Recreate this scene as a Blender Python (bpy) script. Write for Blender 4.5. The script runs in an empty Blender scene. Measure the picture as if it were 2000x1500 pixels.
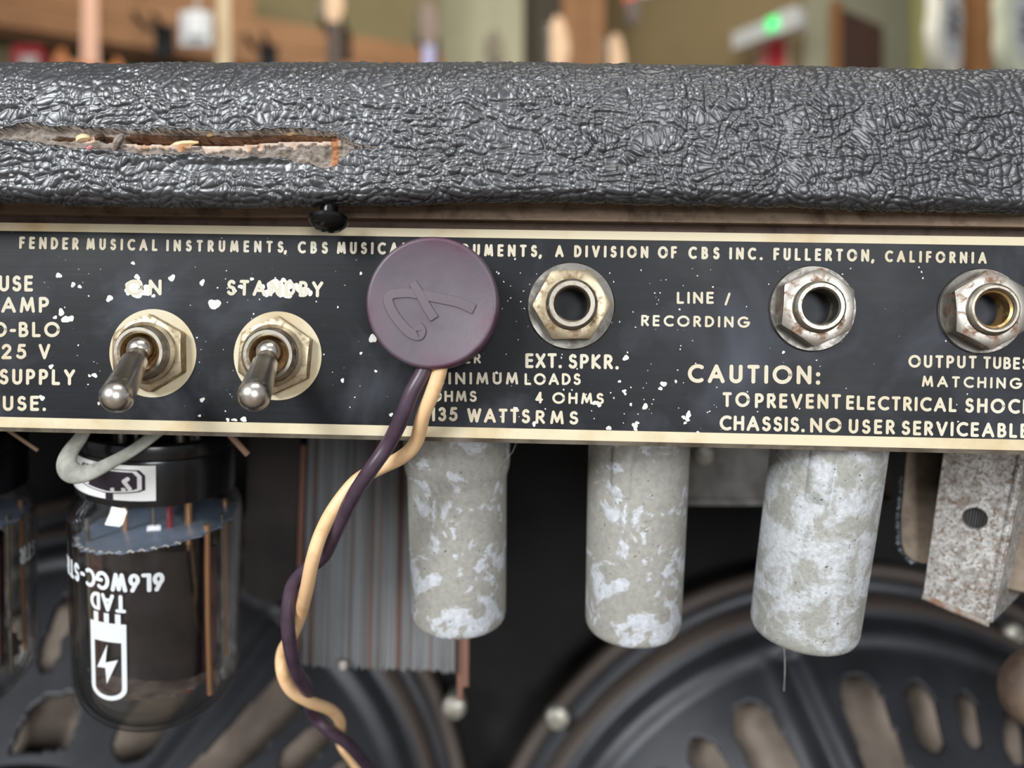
import bpy, bmesh, math, random
import numpy as np
from mathutils import Vector, Matrix
random.seed(7); rng = np.random.default_rng(7)
PI = math.pi
S = bpy.context.scene
COL = S.collection
# ------------------------------------------------------------------ camera, world, lights, exposure
H = 0.45          # lens height above the shop floor
CD = 0.146        # lens to control panel
F = 1500.0        # focal length in pixels of the 2000 px frame
cam = bpy.data.objects.new('camera', bpy.data.cameras.new('camera')); COL.objects.link(cam)
cam.location = (0, -CD, H); cam.rotation_euler = (PI/2, 0, 0)
cam.data.lens = 27.0; cam.data.sensor_width = 36.0; cam.data.clip_start = 0.005; cam.data.clip_end = 50
cam.data.dof.use_dof = True; cam.data.dof.focus_distance = 0.1435; cam.data.dof.aperture_fstop = 9.0
S.camera = cam
S.view_settings.view_transform = 'Standard'; S.view_settings.look = 'None'
S.view_settings.gamma = 1.0; S.view_settings.use_curve_mapping = False
S.view_settings.exposure = 0.0
S.cycles.use_denoising = True
S.cycles.max_bounces = 12; S.cycles.transmission_bounces = 12; S.cycles.transparent_max_bounces = 16
S.cycles.caustics_reflective = False; S.cycles.caustics_refractive = False
w = bpy.data.worlds.new('world'); S.world = w; w.use_nodes = True
w.node_tree.nodes['Background'].inputs[0].default_value = (0.92, 0.95, 1.0, 1)
w.node_tree.nodes['Background'].inputs[1].default_value = 0.40
def area(name, loc, tgt, sx, sy, power, col):
    l = bpy.data.lights.new(name, 'AREA'); l.shape = 'RECTANGLE'; l.size = sx; l.size_y = sy; l.energy = power; l.color = col
    o = bpy.data.objects.new(name, l); COL.objects.link(o); o.location = loc
    o.rotation_euler = (Vector(tgt) - Vector(loc)).to_track_quat('-Z', 'Y').to_euler()
    return o
area('window_light', (-1.35, -1.9, H+1.0), (0, 0, H), 0.9, 0.8, 72, (0.95, 0.98, 1.0))
area('overhead_softbox', (0.35, -0.75, H+2.0), (0, 0, H), 1.3, 0.35, 16, (1.0, 0.97, 0.92))  # added overhead softbox, gives the metal parts something to reflect
area('background_fill', (0.2, 1.5, 3.2), (0.1, 4.6, 1.9), 2.6, 0.9, 78, (1.0, 0.95, 0.84))  # added fill for the far walls, turned away from the amplifier
area('front_fill', (0.7, -2.2, H+0.35), (0, 0, H-0.05), 0.7, 0.8, 30, (0.95, 0.97, 1.0))  # added low front fill to brighten the cabinet interior

# ------------------------------------------------------------------ helpers
def P(px, py, dist):
    return Vector(((px-1000)/F*dist, -CD+dist, H+(750-py)/F*dist))
def srgb(r, g, b):
    f = lambda c: ((c/255+0.055)/1.055)**2.4 if c/255 > 0.04045 else c/255/12.92
    return (f(r), f(g), f(b), 1)
class MB:
    def __init__(s): s.v = []; s.f = []; s.m = []
    def add(s, vs, fs, m=0):
        b = len(s.v); s.v += [tuple(x) for x in vs]
        for q in fs: s.f.append(tuple(i+b for i in q)); s.m.append(m)
    def box(s, c, d, m=0, mat=None):
        x, y, z = d[0]/2, d[1]/2, d[2]/2
        vs = [Vector((c[0]+i*x, c[1]+j*y, c[2]+k*z)) for k in (-1, 1) for j in (-1, 1) for i in (-1, 1)]
        if mat: vs = [mat @ q for q in vs]
        s.add(vs, [(0,2,3,1),(4,5,7,6),(0,1,5,4),(2,6,7,3),(0,4,6,2),(1,3,7,5)], m)
    def lathe(s, prof, n=48, m=0, closed=False, mat=None, rf=None):
        """profile (r, z) turned about Z"""
        k = len(prof); vs = []
        for i in range(n):
            a = 2*PI*i/n
            for j, (r, z) in enumerate(prof):
                p = Vector((r*math.cos(a), r*math.sin(a), z)); vs.append(mat @ p if mat else p)
        fs = []
        kk = k if closed else k-1
        for i in range(n):
            i2 = (i+1) % n
            for j in range(kk):
                j2 = (j+1) % k
                fs.append((i*k+j, i2*k+j, i2*k+j2, i*k+j2))
        s.add(vs, fs, m)
    def tube(s, pts, rad, n=12, m=0, flat=None, caps=True):
        pts = [Vector(p) for p in pts]; N = len(pts)
        rad = rad if isinstance(rad, (list, tuple)) else [rad]*N
        T = [((pts[min(i+1, N-1)]-pts[max(i-1, 0)]).normalized()) for i in range(N)]
        up = Vector((0, 0, 1)) if abs(T[0].z) < 0.9 else Vector((0, -1, 0))
        u = (up - T[0]*up.dot(T[0])).normalized(); vs = []
        for i in range(N):
            u = (u - T[i]*u.dot(T[i])).normalized(); v = T[i].cross(u)
            for k in range(n):
                a = 2*PI*k/n
                vs.append(pts[i] + u*rad[i]*math.cos(a) + v*rad[i]*math.sin(a)*(flat or 1))
        fs = [(i*n+k, i*n+(k+1) % n, (i+1)*n+(k+1) % n, (i+1)*n+k) for i in range(N-1) for k in range(n)]
        if caps: fs += [tuple(range(n-1, -1, -1)), tuple((N-1)*n+k for k in range(n))]
        s.add(vs, fs, m)
    def prism(s, poly, y0, y1, m=0, mat=None, tr=None):
        """polygon in local XZ extruded along Y from y0 to y1"""
        n = len(poly); vs = [Vector((p[0], y, p[1])) for y in (y0, y1) for p in poly]
        if mat: vs = [mat @ q for q in vs]
        if tr: vs = [tr(q) for q in vs]
        s.add(vs, [tuple(range(n)), tuple(range(2*n-1, n-1, -1))] + [(i, i+n, (i+1) % n+n, (i+1) % n) for i in range(n)], m)
    def build(s, name, mats, parent=None, smooth=35, fix=True):
        me = bpy.data.meshes.new(name); me.from_pydata(s.v, [], s.f)
        mats = mats if isinstance(mats, (list, tuple)) else [mats]
        for x in mats: me.materials.append(x)
        me.polygons.foreach_set('material_index', s.m)
        if fix:
            bm = bmesh.new(); bm.from_mesh(me); bmesh.ops.recalc_face_normals(bm, faces=bm.faces)
            bmesh.ops.remove_doubles(bm, verts=bm.verts, dist=1e-7); bm.to_mesh(me); bm.free()
        if smooth:
            me.polygons.foreach_set('use_smooth', [True]*len(me.polygons))
            try: me.set_sharp_from_angle(angle=math.radians(smooth))
            except Exception: pass
        o = bpy.data.objects.new(name, me); COL.objects.link(o)
        if parent: o.parent = parent
        return o
def thing(name, label, cat, M=None, group=None):
    o = bpy.data.objects.new(name, None); COL.objects.link(o); o.empty_display_size = 0.01
    if M is not None: o.matrix_world = M
    o['label'] = label; o['category'] = cat
    if group: o['group'] = group
    return o
def tag(o, label, cat, group=None):
    o['label'] = label; o['category'] = cat
    if group: o['group'] = group
    return o
def struct(o): o['kind'] = 'structure'; return o
def copy_tree(o, parent=None, M=None):
    c = o.copy(); COL.objects.link(c)
    if parent: c.parent = parent
    if M is not None: c.matrix_world = M
    for ch in o.children: copy_tree(ch, c)
    return c

# materials -------------------------------------------------------
class NM:
    def __init__(s, name):
        s.m = bpy.data.materials.new(name); s.m.use_nodes = True; s.t = s.m.node_tree; s.N = s.t.nodes; s.L = s.t.links
        s.b = s.N['Principled BSDF']; s.tc = s.N.new('ShaderNodeTexCoord')
    def node(s, t, **kw):
        n = s.N.new(t)
        for k, v in kw.items():
            if k in n.inputs: n.inputs[k].default_value = v
            else: setattr(n, k, v)
        return n
    def mapping(s, scale=(1,1,1), rot=(0,0,0)):
        n = s.node('ShaderNodeMapping'); n.inputs['Scale'].default_value = scale; n.inputs['Rotation'].default_value = rot
        s.L.new(s.tc.outputs['Object'], n.inputs[0]); return n.outputs[0]
    def noise(s, scale, detail=4, rough=.55, dist=0, vec=None):
        n = s.node('ShaderNodeTexNoise'); n.inputs['Scale'].default_value = scale; n.inputs['Detail'].default_value = detail
        n.inputs['Roughness'].default_value = rough; n.inputs['Distortion'].default_value = dist
        s.L.new(vec or s.tc.outputs['Object'], n.inputs['Vector']); return n.outputs['Fac']
    def voro(s, scale, feature='F1', vec=None):
        n = s.node('ShaderNodeTexVoronoi'); n.feature = feature; n.inputs['Scale'].default_value = scale
        s.L.new(vec or s.tc.outputs['Object'], n.inputs['Vector']); return n.outputs['Distance']
    def ramp(s, fac, a, b, ca=(0,0,0,1), cb=(1,1,1,1)):
        n = s.node('ShaderNodeValToRGB'); e = n.color_ramp.elements
        e[0].position = a; e[0].color = ca; e[1].position = b; e[1].color = cb
        s.L.new(fac, n.inputs[0]); return n.outputs[0]
    def mix(s, fac, a, b, mode='MIX'):
        n = s.node('ShaderNodeMix'); n.data_type = 'RGBA'; n.blend_type = mode
        for i, x in ((0, fac), (6, a), (7, b)):
            if isinstance(x, (int, float, tuple)): n.inputs[i].default_value = x
            else: s.L.new(x, n.inputs[i])
        return n.outputs[2]
    def col(s, c):
        if isinstance(c, tuple): s.b.inputs['Base Color'].default_value = c
        else: s.L.new(c, s.b.inputs['Base Color'])
    def inp(s, k, v):
        if isinstance(v, (int, float, tuple)): s.b.inputs[k].default_value = v
        else: s.L.new(v, s.b.inputs[k])
    def bump(s, h, strength, dist):
        n = s.node('ShaderNodeBump'); n.inputs['Strength'].default_value = strength; n.inputs['Distance'].default_value = dist
        s.L.new(h, n.inputs['Height'])
        if s.b.inputs['Normal'].is_linked: s.L.new(s.b.inputs['Normal'].links[0].from_socket, n.inputs['Normal'])
        s.L.new(n.outputs[0], s.b.inputs['Normal'])
def simple(name, c, rough=.5, metal=0, c2=None, scale=200, lo=.4, hi=.62, bump=0, bd=.0002, spec=None, vec=None):
    m = NM(name)
    if c2:
        n = m.noise(scale, 6, .6, vec=m.mapping(vec) if vec else None); m.col(m.mix(m.ramp(n, lo, hi), c, c2))
        if bump: m.bump(n, bump, bd)
    else: m.col(c)
    m.inp('Roughness', rough); m.inp('Metallic', metal)
    if spec is not None: m.inp('Specular IOR Level', spec)
    return m.m

# ------------------------------------------------------------------ panel frame
def on_panel(px, py):
    return P(px, py, CD/(1+0.000021*(px-1000)))
_u = (on_panel(1900, 750+18.5) - on_panel(100, 750-18.5)).normalized()
_n = (on_panel(1900, 750) - on_panel(100, 750)).cross(Vector((0, 0, 1))).normalized()   # towards the lens (-Y)
if _n.y > 0: _n = -_n
_u = (_u - _n*_u.dot(_n)).normalized(); _v = _u.cross(-_n) * 1.0
if _v.z < 0: _v = -_v
PO = on_panel(1000, 750)
PM = Matrix(((_u.x, -_n.x, _v.x, PO.x), (_u.y, -_n.y, _v.y, PO.y), (_u.z, -_n.z, _v.z, PO.z), (0, 0, 0, 1)))  # local X right, Y into the panel, Z up
PMI = PM.inverted()
def L2(px, py, out=0.0):
    """pixel -> local (x, z) on the plane 'out' metres in front of the panel"""
    o = Vector((0, -CD, H)); d = (P(px, py, 1.0) - o)
    pl = PO + _n*out
    t = (pl - o).dot(_n)/d.dot(_n); q = PMI @ (o + d*t)
    return (q.x, q.z)
def panel_at(px, py, out=0.0, rot=0.0):
    """frame at the panel point under a pixel seen at height 'out'; local Z points to the lens, X right, Y up"""
    x, z = L2(px, py, out)
    return PM @ Matrix.Translation((x, 0, z)) @ Matrix.Rotation(PI/2, 4, 'X') @ Matrix.Rotation(rot, 4, 'Z')

# ------------------------------------------------------------------ stroke lettering
def arc(cx, cy, rx, ry, a0, a1, n=12):
    return [(cx+rx*math.cos(math.radians(a0+(a1-a0)*i/n)), cy+ry*math.sin(math.radians(a0+(a1-a0)*i/n))) for i in range(n+1)]
G = {
 'A': (.80, [[(0,0),(.40,1),(.80,0)], [(.14,.32),(.66,.32)]]),
 'B': (.50, [[(0,0),(0,1),(.22,1)]+arc(.22,.76,.22,.24,90,-90)+[(0,.52)], [(.22,.52)]+arc(.24,.26,.27,.26,90,-90)+[(0,0)]]),
 'C': (.70, [arc(.48,.5,.48,.5,58,302,20)]),
 'D': (.62, [[(0,0),(0,1),(.18,1)]+arc(.18,.5,.46,.5,90,-90,16)+[(0,0)]]),
 'E': (.44, [[(.44,1),(0,1),(0,0),(.44,0)], [(0,.52),(.40,.52)]]),
 'F': (.42, [[(.42,1),(0,1),(0,0)], [(0,.52),(.36,.52)]]),
 'G': (.82, [arc(.48,.5,.48,.5,52,345,22)+[(.95,.46),(.56,.46)]]),
 'H': (.62, [[(0,0),(0,1)], [(.62,0),(.62,1)], [(0,.53),(.62,.53)]]),
 'I': (.0, [[(0,0),(0,1)]]),
 'K': (.55, [[(0,0),(0,1)], [(.50,1),(0,.48),(.55,0)]]),
 'L': (.42, [[(0,1),(0,0),(.42,0)]]),
 'M': (.84, [[(0,0),(.12,1),(.42,.12),(.72,1),(.84,0)]]),
 'N': (.66, [[(0,0),(0,1),(.66,0),(.66,1)]]),
 'O': (.92, [arc(.46,.5,.48,.5,0,360,28)]),
 'P': (.48, [[(0,0),(0,1),(.22,1)]+arc(.22,.72,.27,.28,90,-90)+[(0,.44)]]),
 'R': (.50, [[(0,0),(0,1),(.22,1)]+arc(.22,.74,.25,.26,90,-90)+[(0,.48)], [(.20,.48),(.52,0)]]),
 'S': (.48, [arc(.25,.75,.21,.24,35,255,12)+arc(.24,.26,.25,.26,75,-150,12)]),
 'T': (.52, [[(0,1),(.52,1)], [(.26,0),(.26,1)]]),
 'U': (.56, [[(0,1),(0,.3)]+arc(.28,.28,.28,.28,180,360,12)+[(.56,1)]]),
 'V': (.72, [[(0,1),(.36,0),(.72,1)]]),
 'W': (1.0, [[(0,1),(.26,0),(.50,.95),(.74,0),(1.0,1)]]),
 'X': (.60, [[(0,1),(.60,0)], [(.60,1),(0,0)]]),
 'Y': (.64, [[(0,1),(.32,.50),(.64,1)], [(.32,.50),(.32,0)]]),
 '1': (.14, [[(0,.92),(.14,1),(.14,0)]]),
 '2': (.50, [arc(.26,.74,.24,.26,165,-38,12)+[(0,0),(.52,0)]]),
 '3': (.46, [arc(.23,.76,.21,.24,150,-88,10), arc(.23,.27,.25,.27,88,-150,12)]),
 '4': (.54, [[(.40,0),(.40,1),(0,.28),(.56,.28)]]),
 '5': (.50, [[(.46,1),(.14,1),(.08,.56)]+arc(.22,.32,.28,.31,115,-145,12)]),
 '6': (.52, [[(.40,1),(.10,.50)], arc(.26,.30,.27,.30,0,360,18)]),
 '8': (.46, [arc(.23,.76,.19,.22,0,360,16), arc(.23,.27,.25,.27,0,360,16)]),
 '.': (.0, [[(0,0),(0.001,0.001)]]), ':': (.0, [[(0,0),(0.001,0.001)], [(0,.55),(0.001,.551)]]),
 ',': (.06, [[(.06,.02),(0,-.16)]]), '-': (.28, [[(0,.42),(.28,.42)]]), '/': (.40, [[(.0,-.1),(.40,1.08)]]),
}
def ribbon(mb, pts, wd, mapf, lift, m=0):
    """flat ribbon with round ends, split at sharp corners"""
    pts = [Vector((p[0], p[1])) for p in pts]
    runs = [[pts[0]]]
    for i in range(1, len(pts)):
        if (pts[i]-runs[-1][-1]).length < 1e-9: continue
        runs[-1].append(pts[i])
        if i < len(pts)-1:
            a = pts[i]-pts[i-1]; b = pts[i+1]-pts[i]
            if a.length > 1e-9 and b.length > 1e-9 and abs(a.angle_signed(b)) > .75: runs.append([pts[i]])
    for r in runs:
        if len(r) < 2: continue
        lift[0] += 1; N = len(r); vs = []
        T = [(r[min(i+1, N-1)]-r[max(i-1, 0)]).normalized() for i in range(N)]
        closed = (r[0]-r[-1]).length < 1e-6
        h = wd/2
        for i in range(N):
            q = Vector((-T[i].y, T[i].x)); k = 1.0
            vs += [r[i]+q*h, r[i]-q*h]
        fs = [(2*i, 2*i+1, 2*i+3, 2*i+2) for i in range(N-1)]
        def cap(c, t, s0):
            b = len(vs); q = Vector((-t.y, t.x)); K = 8
            for k in range(K+1):
                a = PI*k/K; vs.append(c + q*h*math.cos(a) + t*h*math.sin(a)*s0)
            fs.append(tuple(range(b, b+K+1)))
        cap(r[0], T[0], -1); cap(r[-1], T[-1], 1)
        mb.add([mapf(v.x, v.y, lift[0]*1.2e-6) for v in vs], fs, m)
def word(mb, text, wd, sx, cap, stroke, mapf, gap=None, squeeze=None):
    """text fitted into width sx; stroke centre lines in a box of height cap-stroke; mapf(x, y, lift)"""
    h = cap-stroke; lift = [0]
    tot = sum(G[c][0] for c in text)*h; n = len(text)
    k = squeeze or 1.0
    g0 = (sx - stroke - tot*k)/max(n-1, 1)
    if squeeze is None and n > 1 and g0 < stroke*1.25: k = (sx - stroke - (n-1)*stroke*1.3)/tot; g0 = stroke*1.3
    if squeeze is None and n > 1 and g0 > stroke*2.2: k = min(1.18, (sx - stroke - (n-1)*stroke*2.2)/tot); g0 = (sx-stroke-tot*k)/(n-1)
    x = stroke/2
    for c in text:
        wc, strokes = G[c]
        for s in strokes:
            ribbon(mb, [(x+p[0]*h*k, stroke/2+p[1]*h) for p in s], stroke*(1.15 if c in '.:,' else 1), mapf, lift)
        x += wc*h*k + g0

# ------------------------------------------------------------------ materials
M_cream = simple('cream_paint', srgb(202, 190, 160), .55, 0, srgb(180, 156, 112), 60, .5, .75)
M_letter = simple('letter_paint', srgb(200, 194, 175), .6, 0, srgb(188, 173, 143), 24, .4, .7)
M_chip = simple('bare_aluminium', srgb(216, 214, 208), .5, .1, srgb(176, 174, 166), 700, .55, .75)
def m_plate():
    m = NM('black_plate')
    v = m.mapping((40, 40, 900)); n = m.noise(1.0, 5, .6, vec=v)
    sm = m.noise(38, 4, .6, .4)
    c = m.mix(m.ramp(n, .35, .7), srgb(11, 12, 15), srgb(20, 21, 26))
    c = m.mix(m.ramp(sm, .52, .8), c, srgb(66, 69, 77))
    sp = m.noise(1500, 2, .5); c = m.mix(m.ramp(sp, .74, .77), c, srgb(170, 172, 172))
    m.col(c); m.inp('Roughness', m.ramp(sm, .3, .7, (.34,)*3+(1,), (.5,)*3+(1,))); m.inp('Specular IOR Level', .22)
    m.bump(n, .12, .0001); return m.m
M_plate = m_plate()
M_steel = simple('dull_steel', srgb(120, 114, 104), .45, .85, srgb(86, 70, 52), 160, .45, .7)
M_chassis = simple('chassis_metal', srgb(96, 88, 76), .55, .7, srgb(60, 50, 40), 120)
def m_worn(name, base, rust, lo, hi, rough=.32, sc=420):
    m = NM(name); n = m.noise(sc, 6, .65, .3); c = m.mix(m.ramp(n, lo, hi), base, rust); m.col(c)
    m.inp('Metallic', m.ramp(n, lo, hi, (1, 1, 1, 1), (.35, .35, .35, 1))); m.inp('Roughness', m.ramp(n, lo, hi, (rough,)*3+(1,), (.65,)*3+(1,)))
    m.bump(n, .2, .0001); return m.m
M_nut = m_worn('worn_nickel_nut', srgb(160, 148, 124), srgb(110, 84, 54), .46, .66, .4)
M_nut2 = m_worn('rust_flecked_nut', srgb(160, 155, 146), srgb(118, 84, 60), .50, .64, .4)
M_bush = m_worn('bushing_metal', srgb(152, 146, 134), srgb(112, 92, 68), .50, .70, .38)
M_brass = m_worn('tarnished_brass', srgb(186, 154, 104), srgb(132, 98, 56), .42, .66, .42)
M_washer = m_worn('washer_metal', srgb(122, 119, 113), srgb(84, 78, 72), .45, .7, .38, 300)
M_lever = m_worn('chrome_lever', srgb(214, 206, 196), srgb(160, 138, 110), .62, .8, .27, 200)
M_hole = simple('dark_hole', srgb(14, 12, 12), .8)
def m_can(name, base, crust, lo, hi, sc):
    m = NM(name)
    n = m.noise(sc, 7, .62, .5); n2 = m.noise(sc*7, 3, .6); sp = m.noise(1400, 2, .5)
    c = m.mix(m.ramp(n, lo, hi), base, crust)
    c = m.mix(m.ramp(n2, .3, .75), c, m.mix(.5, c, srgb(120, 120, 118)))
    c = m.mix(m.ramp(sp, .68, .74), c, srgb(88, 86, 80))
    m.col(c); m.inp('Roughness', .62); m.inp('Metallic', .25)
    m.bump(m.ramp(n, lo, hi), .35, .00012); m.bump(n2, .25, .0002); return m.m
M_can1 = m_can('corroded_zinc', srgb(176, 174, 166), srgb(222, 226, 232), .53, .56, 105)
M_can2 = m_can('pale_corroded_zinc', srgb(172, 171, 164), srgb(214, 217, 220), .42, .54, 170)
def m_tolex():
    m = NM('black_tolex')
    n = m.noise(2400, 3, .6); n1 = m.noise(120, 4, .6)
    m.col(m.mix(m.ramp(n1, .4, .8), srgb(34, 35, 38), srgb(46, 47, 51)))
    m.inp('Roughness', .35); m.inp('Specular IOR Level', 1.0); m.bump(n, .15, .00005); return m.m
M_tolex = m_tolex()
def m_fibre(name, a, b, c, rough=.9, vs=(250, 700, 1500)):
    m = NM(name); v = m.mapping(vs); n = m.noise(1, 6, .7, .6, v); n2 = m.noise(260, 4, .6)
    k = m.mix(m.ramp(n, .35, .65), a, b); m.col(m.mix(m.ramp(n2, .5, .68), k, c)); m.inp('Roughness', rough)
    m.bump(n, .8, .0004); return m.m
M_backing = m_fibre('torn_cloth_backing', srgb(120, 108, 98), srgb(168, 158, 148), srgb(96, 84, 72))
M_rawwood = m_fibre('raw_pale_wood', srgb(196, 168, 146), srgb(216, 200, 186), srgb(190, 140, 96))
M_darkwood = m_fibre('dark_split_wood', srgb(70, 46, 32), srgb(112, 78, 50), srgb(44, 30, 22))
M_rail = m_fibre('brown_ledge_wood', srgb(140, 120, 100), srgb(118, 98, 80), srgb(94, 76, 62), .7, (30, 300, 900))
M_rail2 = m_fibre('dark_ledge_wood', srgb(96, 76, 64), srgb(80, 62, 52), srgb(60, 46, 38), .7, (30, 300, 900))
M_blackpaint = simple('black_paint', srgb(14, 14, 15), .6, 0, srgb(24, 23, 22), 30)
M_screwblack = simple('black_screw', srgb(16, 15, 15), .25, .3)
def m_purple():
    m = NM('purple_plastic'); n = m.noise(95, 4, .6, .3); n2 = m.noise(1500, 3, .6)
    g = m.node('ShaderNodeVectorMath', operation='LENGTH'); m.L.new(m.mapping((1, 1, 0)), g.inputs[0])
    e = m.ramp(g.outputs['Value'], .0070, .0116)
    c = m.mix(m.ramp(n, .35, .7), srgb(78, 68, 77), srgb(95, 86, 92))
    sel = m.mix(1.0, e, m.ramp(n, .38, .6), 'MULTIPLY'); c = m.mix(sel, c, srgb(76, 42, 60))
    m.col(c); m.inp('Roughness', .42); m.bump(n2, .12, .0001); return m.m
M_purple = m_purple()
M_purplewire = simple('purple_wire', srgb(74, 58, 70), .36, 0, srgb(60, 46, 58), 200)
M_creamwire = simple('cream_wire', srgb(232, 192, 146), .42, 0, srgb(206, 158, 112), 180, .52, .75)
M_bake = simple('black_bakelite', srgb(15, 15, 16), .22)
M_white = simple('white_print', srgb(214, 218, 220), .55)
def glassmat():
    m = NM('tube_glass'); N, L = m.N, m.L; N.remove(m.b)
    lw = N.new('ShaderNodeLayerWeight'); lw.inputs[0].default_value = .5
    p = N.new('ShaderNodeMath'); p.operation = 'POWER'; p.inputs[1].default_value = 2.4; L.new(lw.outputs['Facing'], p.inputs[0])
    q = N.new('ShaderNodeMath'); q.operation = 'MULTIPLY_ADD'; q.inputs[1].default_value = .7; q.inputs[2].default_value = .035; L.new(p.outputs[0], q.inputs[0])
    tr = N.new('ShaderNodeBsdfTransparent'); tr.inputs[0].default_value = (.97, .97, .96, 1)
    gl = N.new('ShaderNodeBsdfGlossy'); gl.inputs['Roughness'].default_value = .04
    mx = N.new('ShaderNodeMixShader'); L.new(q.outputs[0], mx.inputs[0]); L.new(tr.outputs[0], mx.inputs[1]); L.new(gl.outputs[0], mx.inputs[2])
    L.new(mx.outputs[0], N['Material Output'].inputs[0]); return m.m
M_glass = glassmat()
M_getter = simple('blue_grey_mica', srgb(132, 146, 168), .35, .1, srgb(110, 124, 146), 60)
M_micadark = simple('brown_grey_mica', srgb(104, 92, 86), .4, 0, srgb(70, 60, 58), 300)
M_mica = simple('mica', srgb(200, 200, 196), .35, 0, srgb(150, 150, 150), 400)
M_anode = simple('grey_anode', srgb(50, 45, 48), .3, .5, srgb(30, 27, 30), 90)
M_copper = simple('copper_rod', srgb(212, 162, 122), .3, .7)
M_red = simple('red_lead', srgb(140, 40, 52), .5)
M_clip = simple('retainer_plastic', srgb(158, 158, 148), .6, .0, srgb(124, 124, 114), 260)
M_lam = simple('lamination_steel', srgb(136, 138, 140), .5, .3, srgb(96, 96, 96), 1, .3, .7, vec=(900, 60, 12))
M_lamrust = simple('lamination_rust', srgb(120, 84, 66), .7, .2, srgb(84, 80, 78), 1, .35, .6, vec=(700, 60, 30))
M_bell = simple('brown_black_bell', srgb(44, 36, 32), .5, .2, srgb(28, 24, 22), 40)
def m_zinc():
    m = NM('rust_speckled_zinc'); n = m.noise(1500, 5, .7, .4); n2 = m.noise(150, 4, .6, .5); n3 = m.noise(420, 5, .7, .8)
    c = m.mix(m.ramp(n3, .42, .6), srgb(206, 206, 204), srgb(150, 146, 140))
    c = m.mix(m.ramp(n, .52, .60), c, srgb(112, 92, 76))
    c = m.mix(m.mix(1.0, m.ramp(n2, .56, .68), m.ramp(n, .38, .55), 'MULTIPLY'), c, srgb(122, 98, 78))
    m.col(c); m.inp('Metallic', .35); m.inp('Roughness', .45); m.bump(n, .25, .0001); return m.m
M_zinc = m_zinc()
M_paper = simple('dusty_brown_paper', srgb(136, 122, 106), .85, 0, srgb(108, 96, 84), 260, .35, .65, .5, .0003)
M_greymet = simple('mottled_grey_metal', srgb(150, 148, 144), .6, .3, srgb(92, 88, 84), 70, .35, .65)
M_basket = simple('basket_paint', srgb(58, 59, 63), .42, .35, srgb(46, 46, 49), 30)
M_rimline = simple('brown_rim_line', srgb(80, 71, 65), .6)  # brown basket edge lines; the outer rim's highlight is put into this colour
M_cone = simple('brown_paper_cone', srgb(138, 125, 113), .85, 0, srgb(116, 104, 94), 60)
M_bolt = simple('zinc_bolt', srgb(196, 192, 180), .4, .4, srgb(140, 136, 126), 300)
M_baffle = simple('baffle_paint', srgb(13, 13, 14), .8, 0, srgb(26, 25, 25), 45, .45, .75)
M_browncap = simple('brown_cover', srgb(110, 92, 78), .6, .1, srgb(84, 70, 60), 90)

# ------------------------------------------------------------------ the shop room
def wallquad(name, a, b, z0, z1, m, t=.06):
    """vertical wall slab between floor points a and b (left to right), thickness away from the lens"""
    a = Vector(a); b = Vector(b); d = (b-a).normalized(); n = Vector((-d.y, d.x))
    mb = MB(); poly = [a, b, b+n*t, a+n*t]
    mb.add([(p.x, p.y, z) for z in (z0, z1) for p in poly], [(3,2,1,0),(4,5,6,7),(0,1,5,4),(1,2,6,5),(2,3,7,6),(3,0,4,7)])
    return mb.build(name, m, smooth=0)
def G2(px, dist): return ((px-1000)/F*dist, -CD+dist)
def plaster(name, c, c2): return simple(name, c, .85, 0, c2, 3, .3, .7)
M_khaki = plaster('khaki_wall', srgb(126, 116, 84), srgb(116, 106, 76))
M_creamwall = plaster('cream_wall', srgb(200, 198, 170), srgb(188, 186, 158))
M_tan = plaster('tan_wall', srgb(150, 132, 96), srgb(140, 122, 88))
M_greyw = plaster('grey_wall', srgb(116, 110, 96), srgb(108, 102, 90))
M_sage = plaster('sage_wall', srgb(158, 156, 134), srgb(146, 144, 122))
M_wood = m_fibre('orange_brown_wood', srgb(142, 98, 58), srgb(158, 112, 68), srgb(118, 78, 46), .6, (1.2, 14, 16))
M_floor = simple('shop_floor', srgb(120, 108, 96), .6, 0, srgb(100, 90, 80), 5)
M_ceil = simple('ceiling_white', srgb(205, 202, 192), .9)
mb = MB(); mb.box((0, 2.2, -.02), (7, 7, .04)); struct(mb.build('floor', M_floor, smooth=0))
mb = MB(); mb.box((0, 3.0, 3.32), (7, 5.2, .04)); struct(mb.build('ceiling', M_ceil, smooth=0))
HZ = 3.3
struct(wallquad('wall_left', G2(-700, 2.68), G2(860, 3.88), 0, HZ, M_khaki))
struct(wallquad('wall_back', G2(700, 4.9), G2(1185, 5.0), 0, HZ, M_greyw))
struct(wallquad('wall_right', G2(1181, 4.99), G2(1572, 4.25), 0, HZ, M_tan))
struct(wallquad('wall_side', G2(1640, 4.2), G2(2400, 7.2), 0, HZ, M_sage))
cp = wallquad('trim_1', G2(752, 4.5), G2(1022, 4.55), 0, HZ, M_creamwall, .3); struct(cp)
cp = wallquad('trim_2', G2(1570, 4.22), G2(1642, 4.2), 0, HZ, M_sage, .25); struct(cp)
cp = wallquad('trim_3', G2(1786, 4.3), G2(1812, 4.3), 0, HZ, plaster('yellow_trim', srgb(172, 170, 118), srgb(160, 158, 108)), .08); struct(cp)
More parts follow.
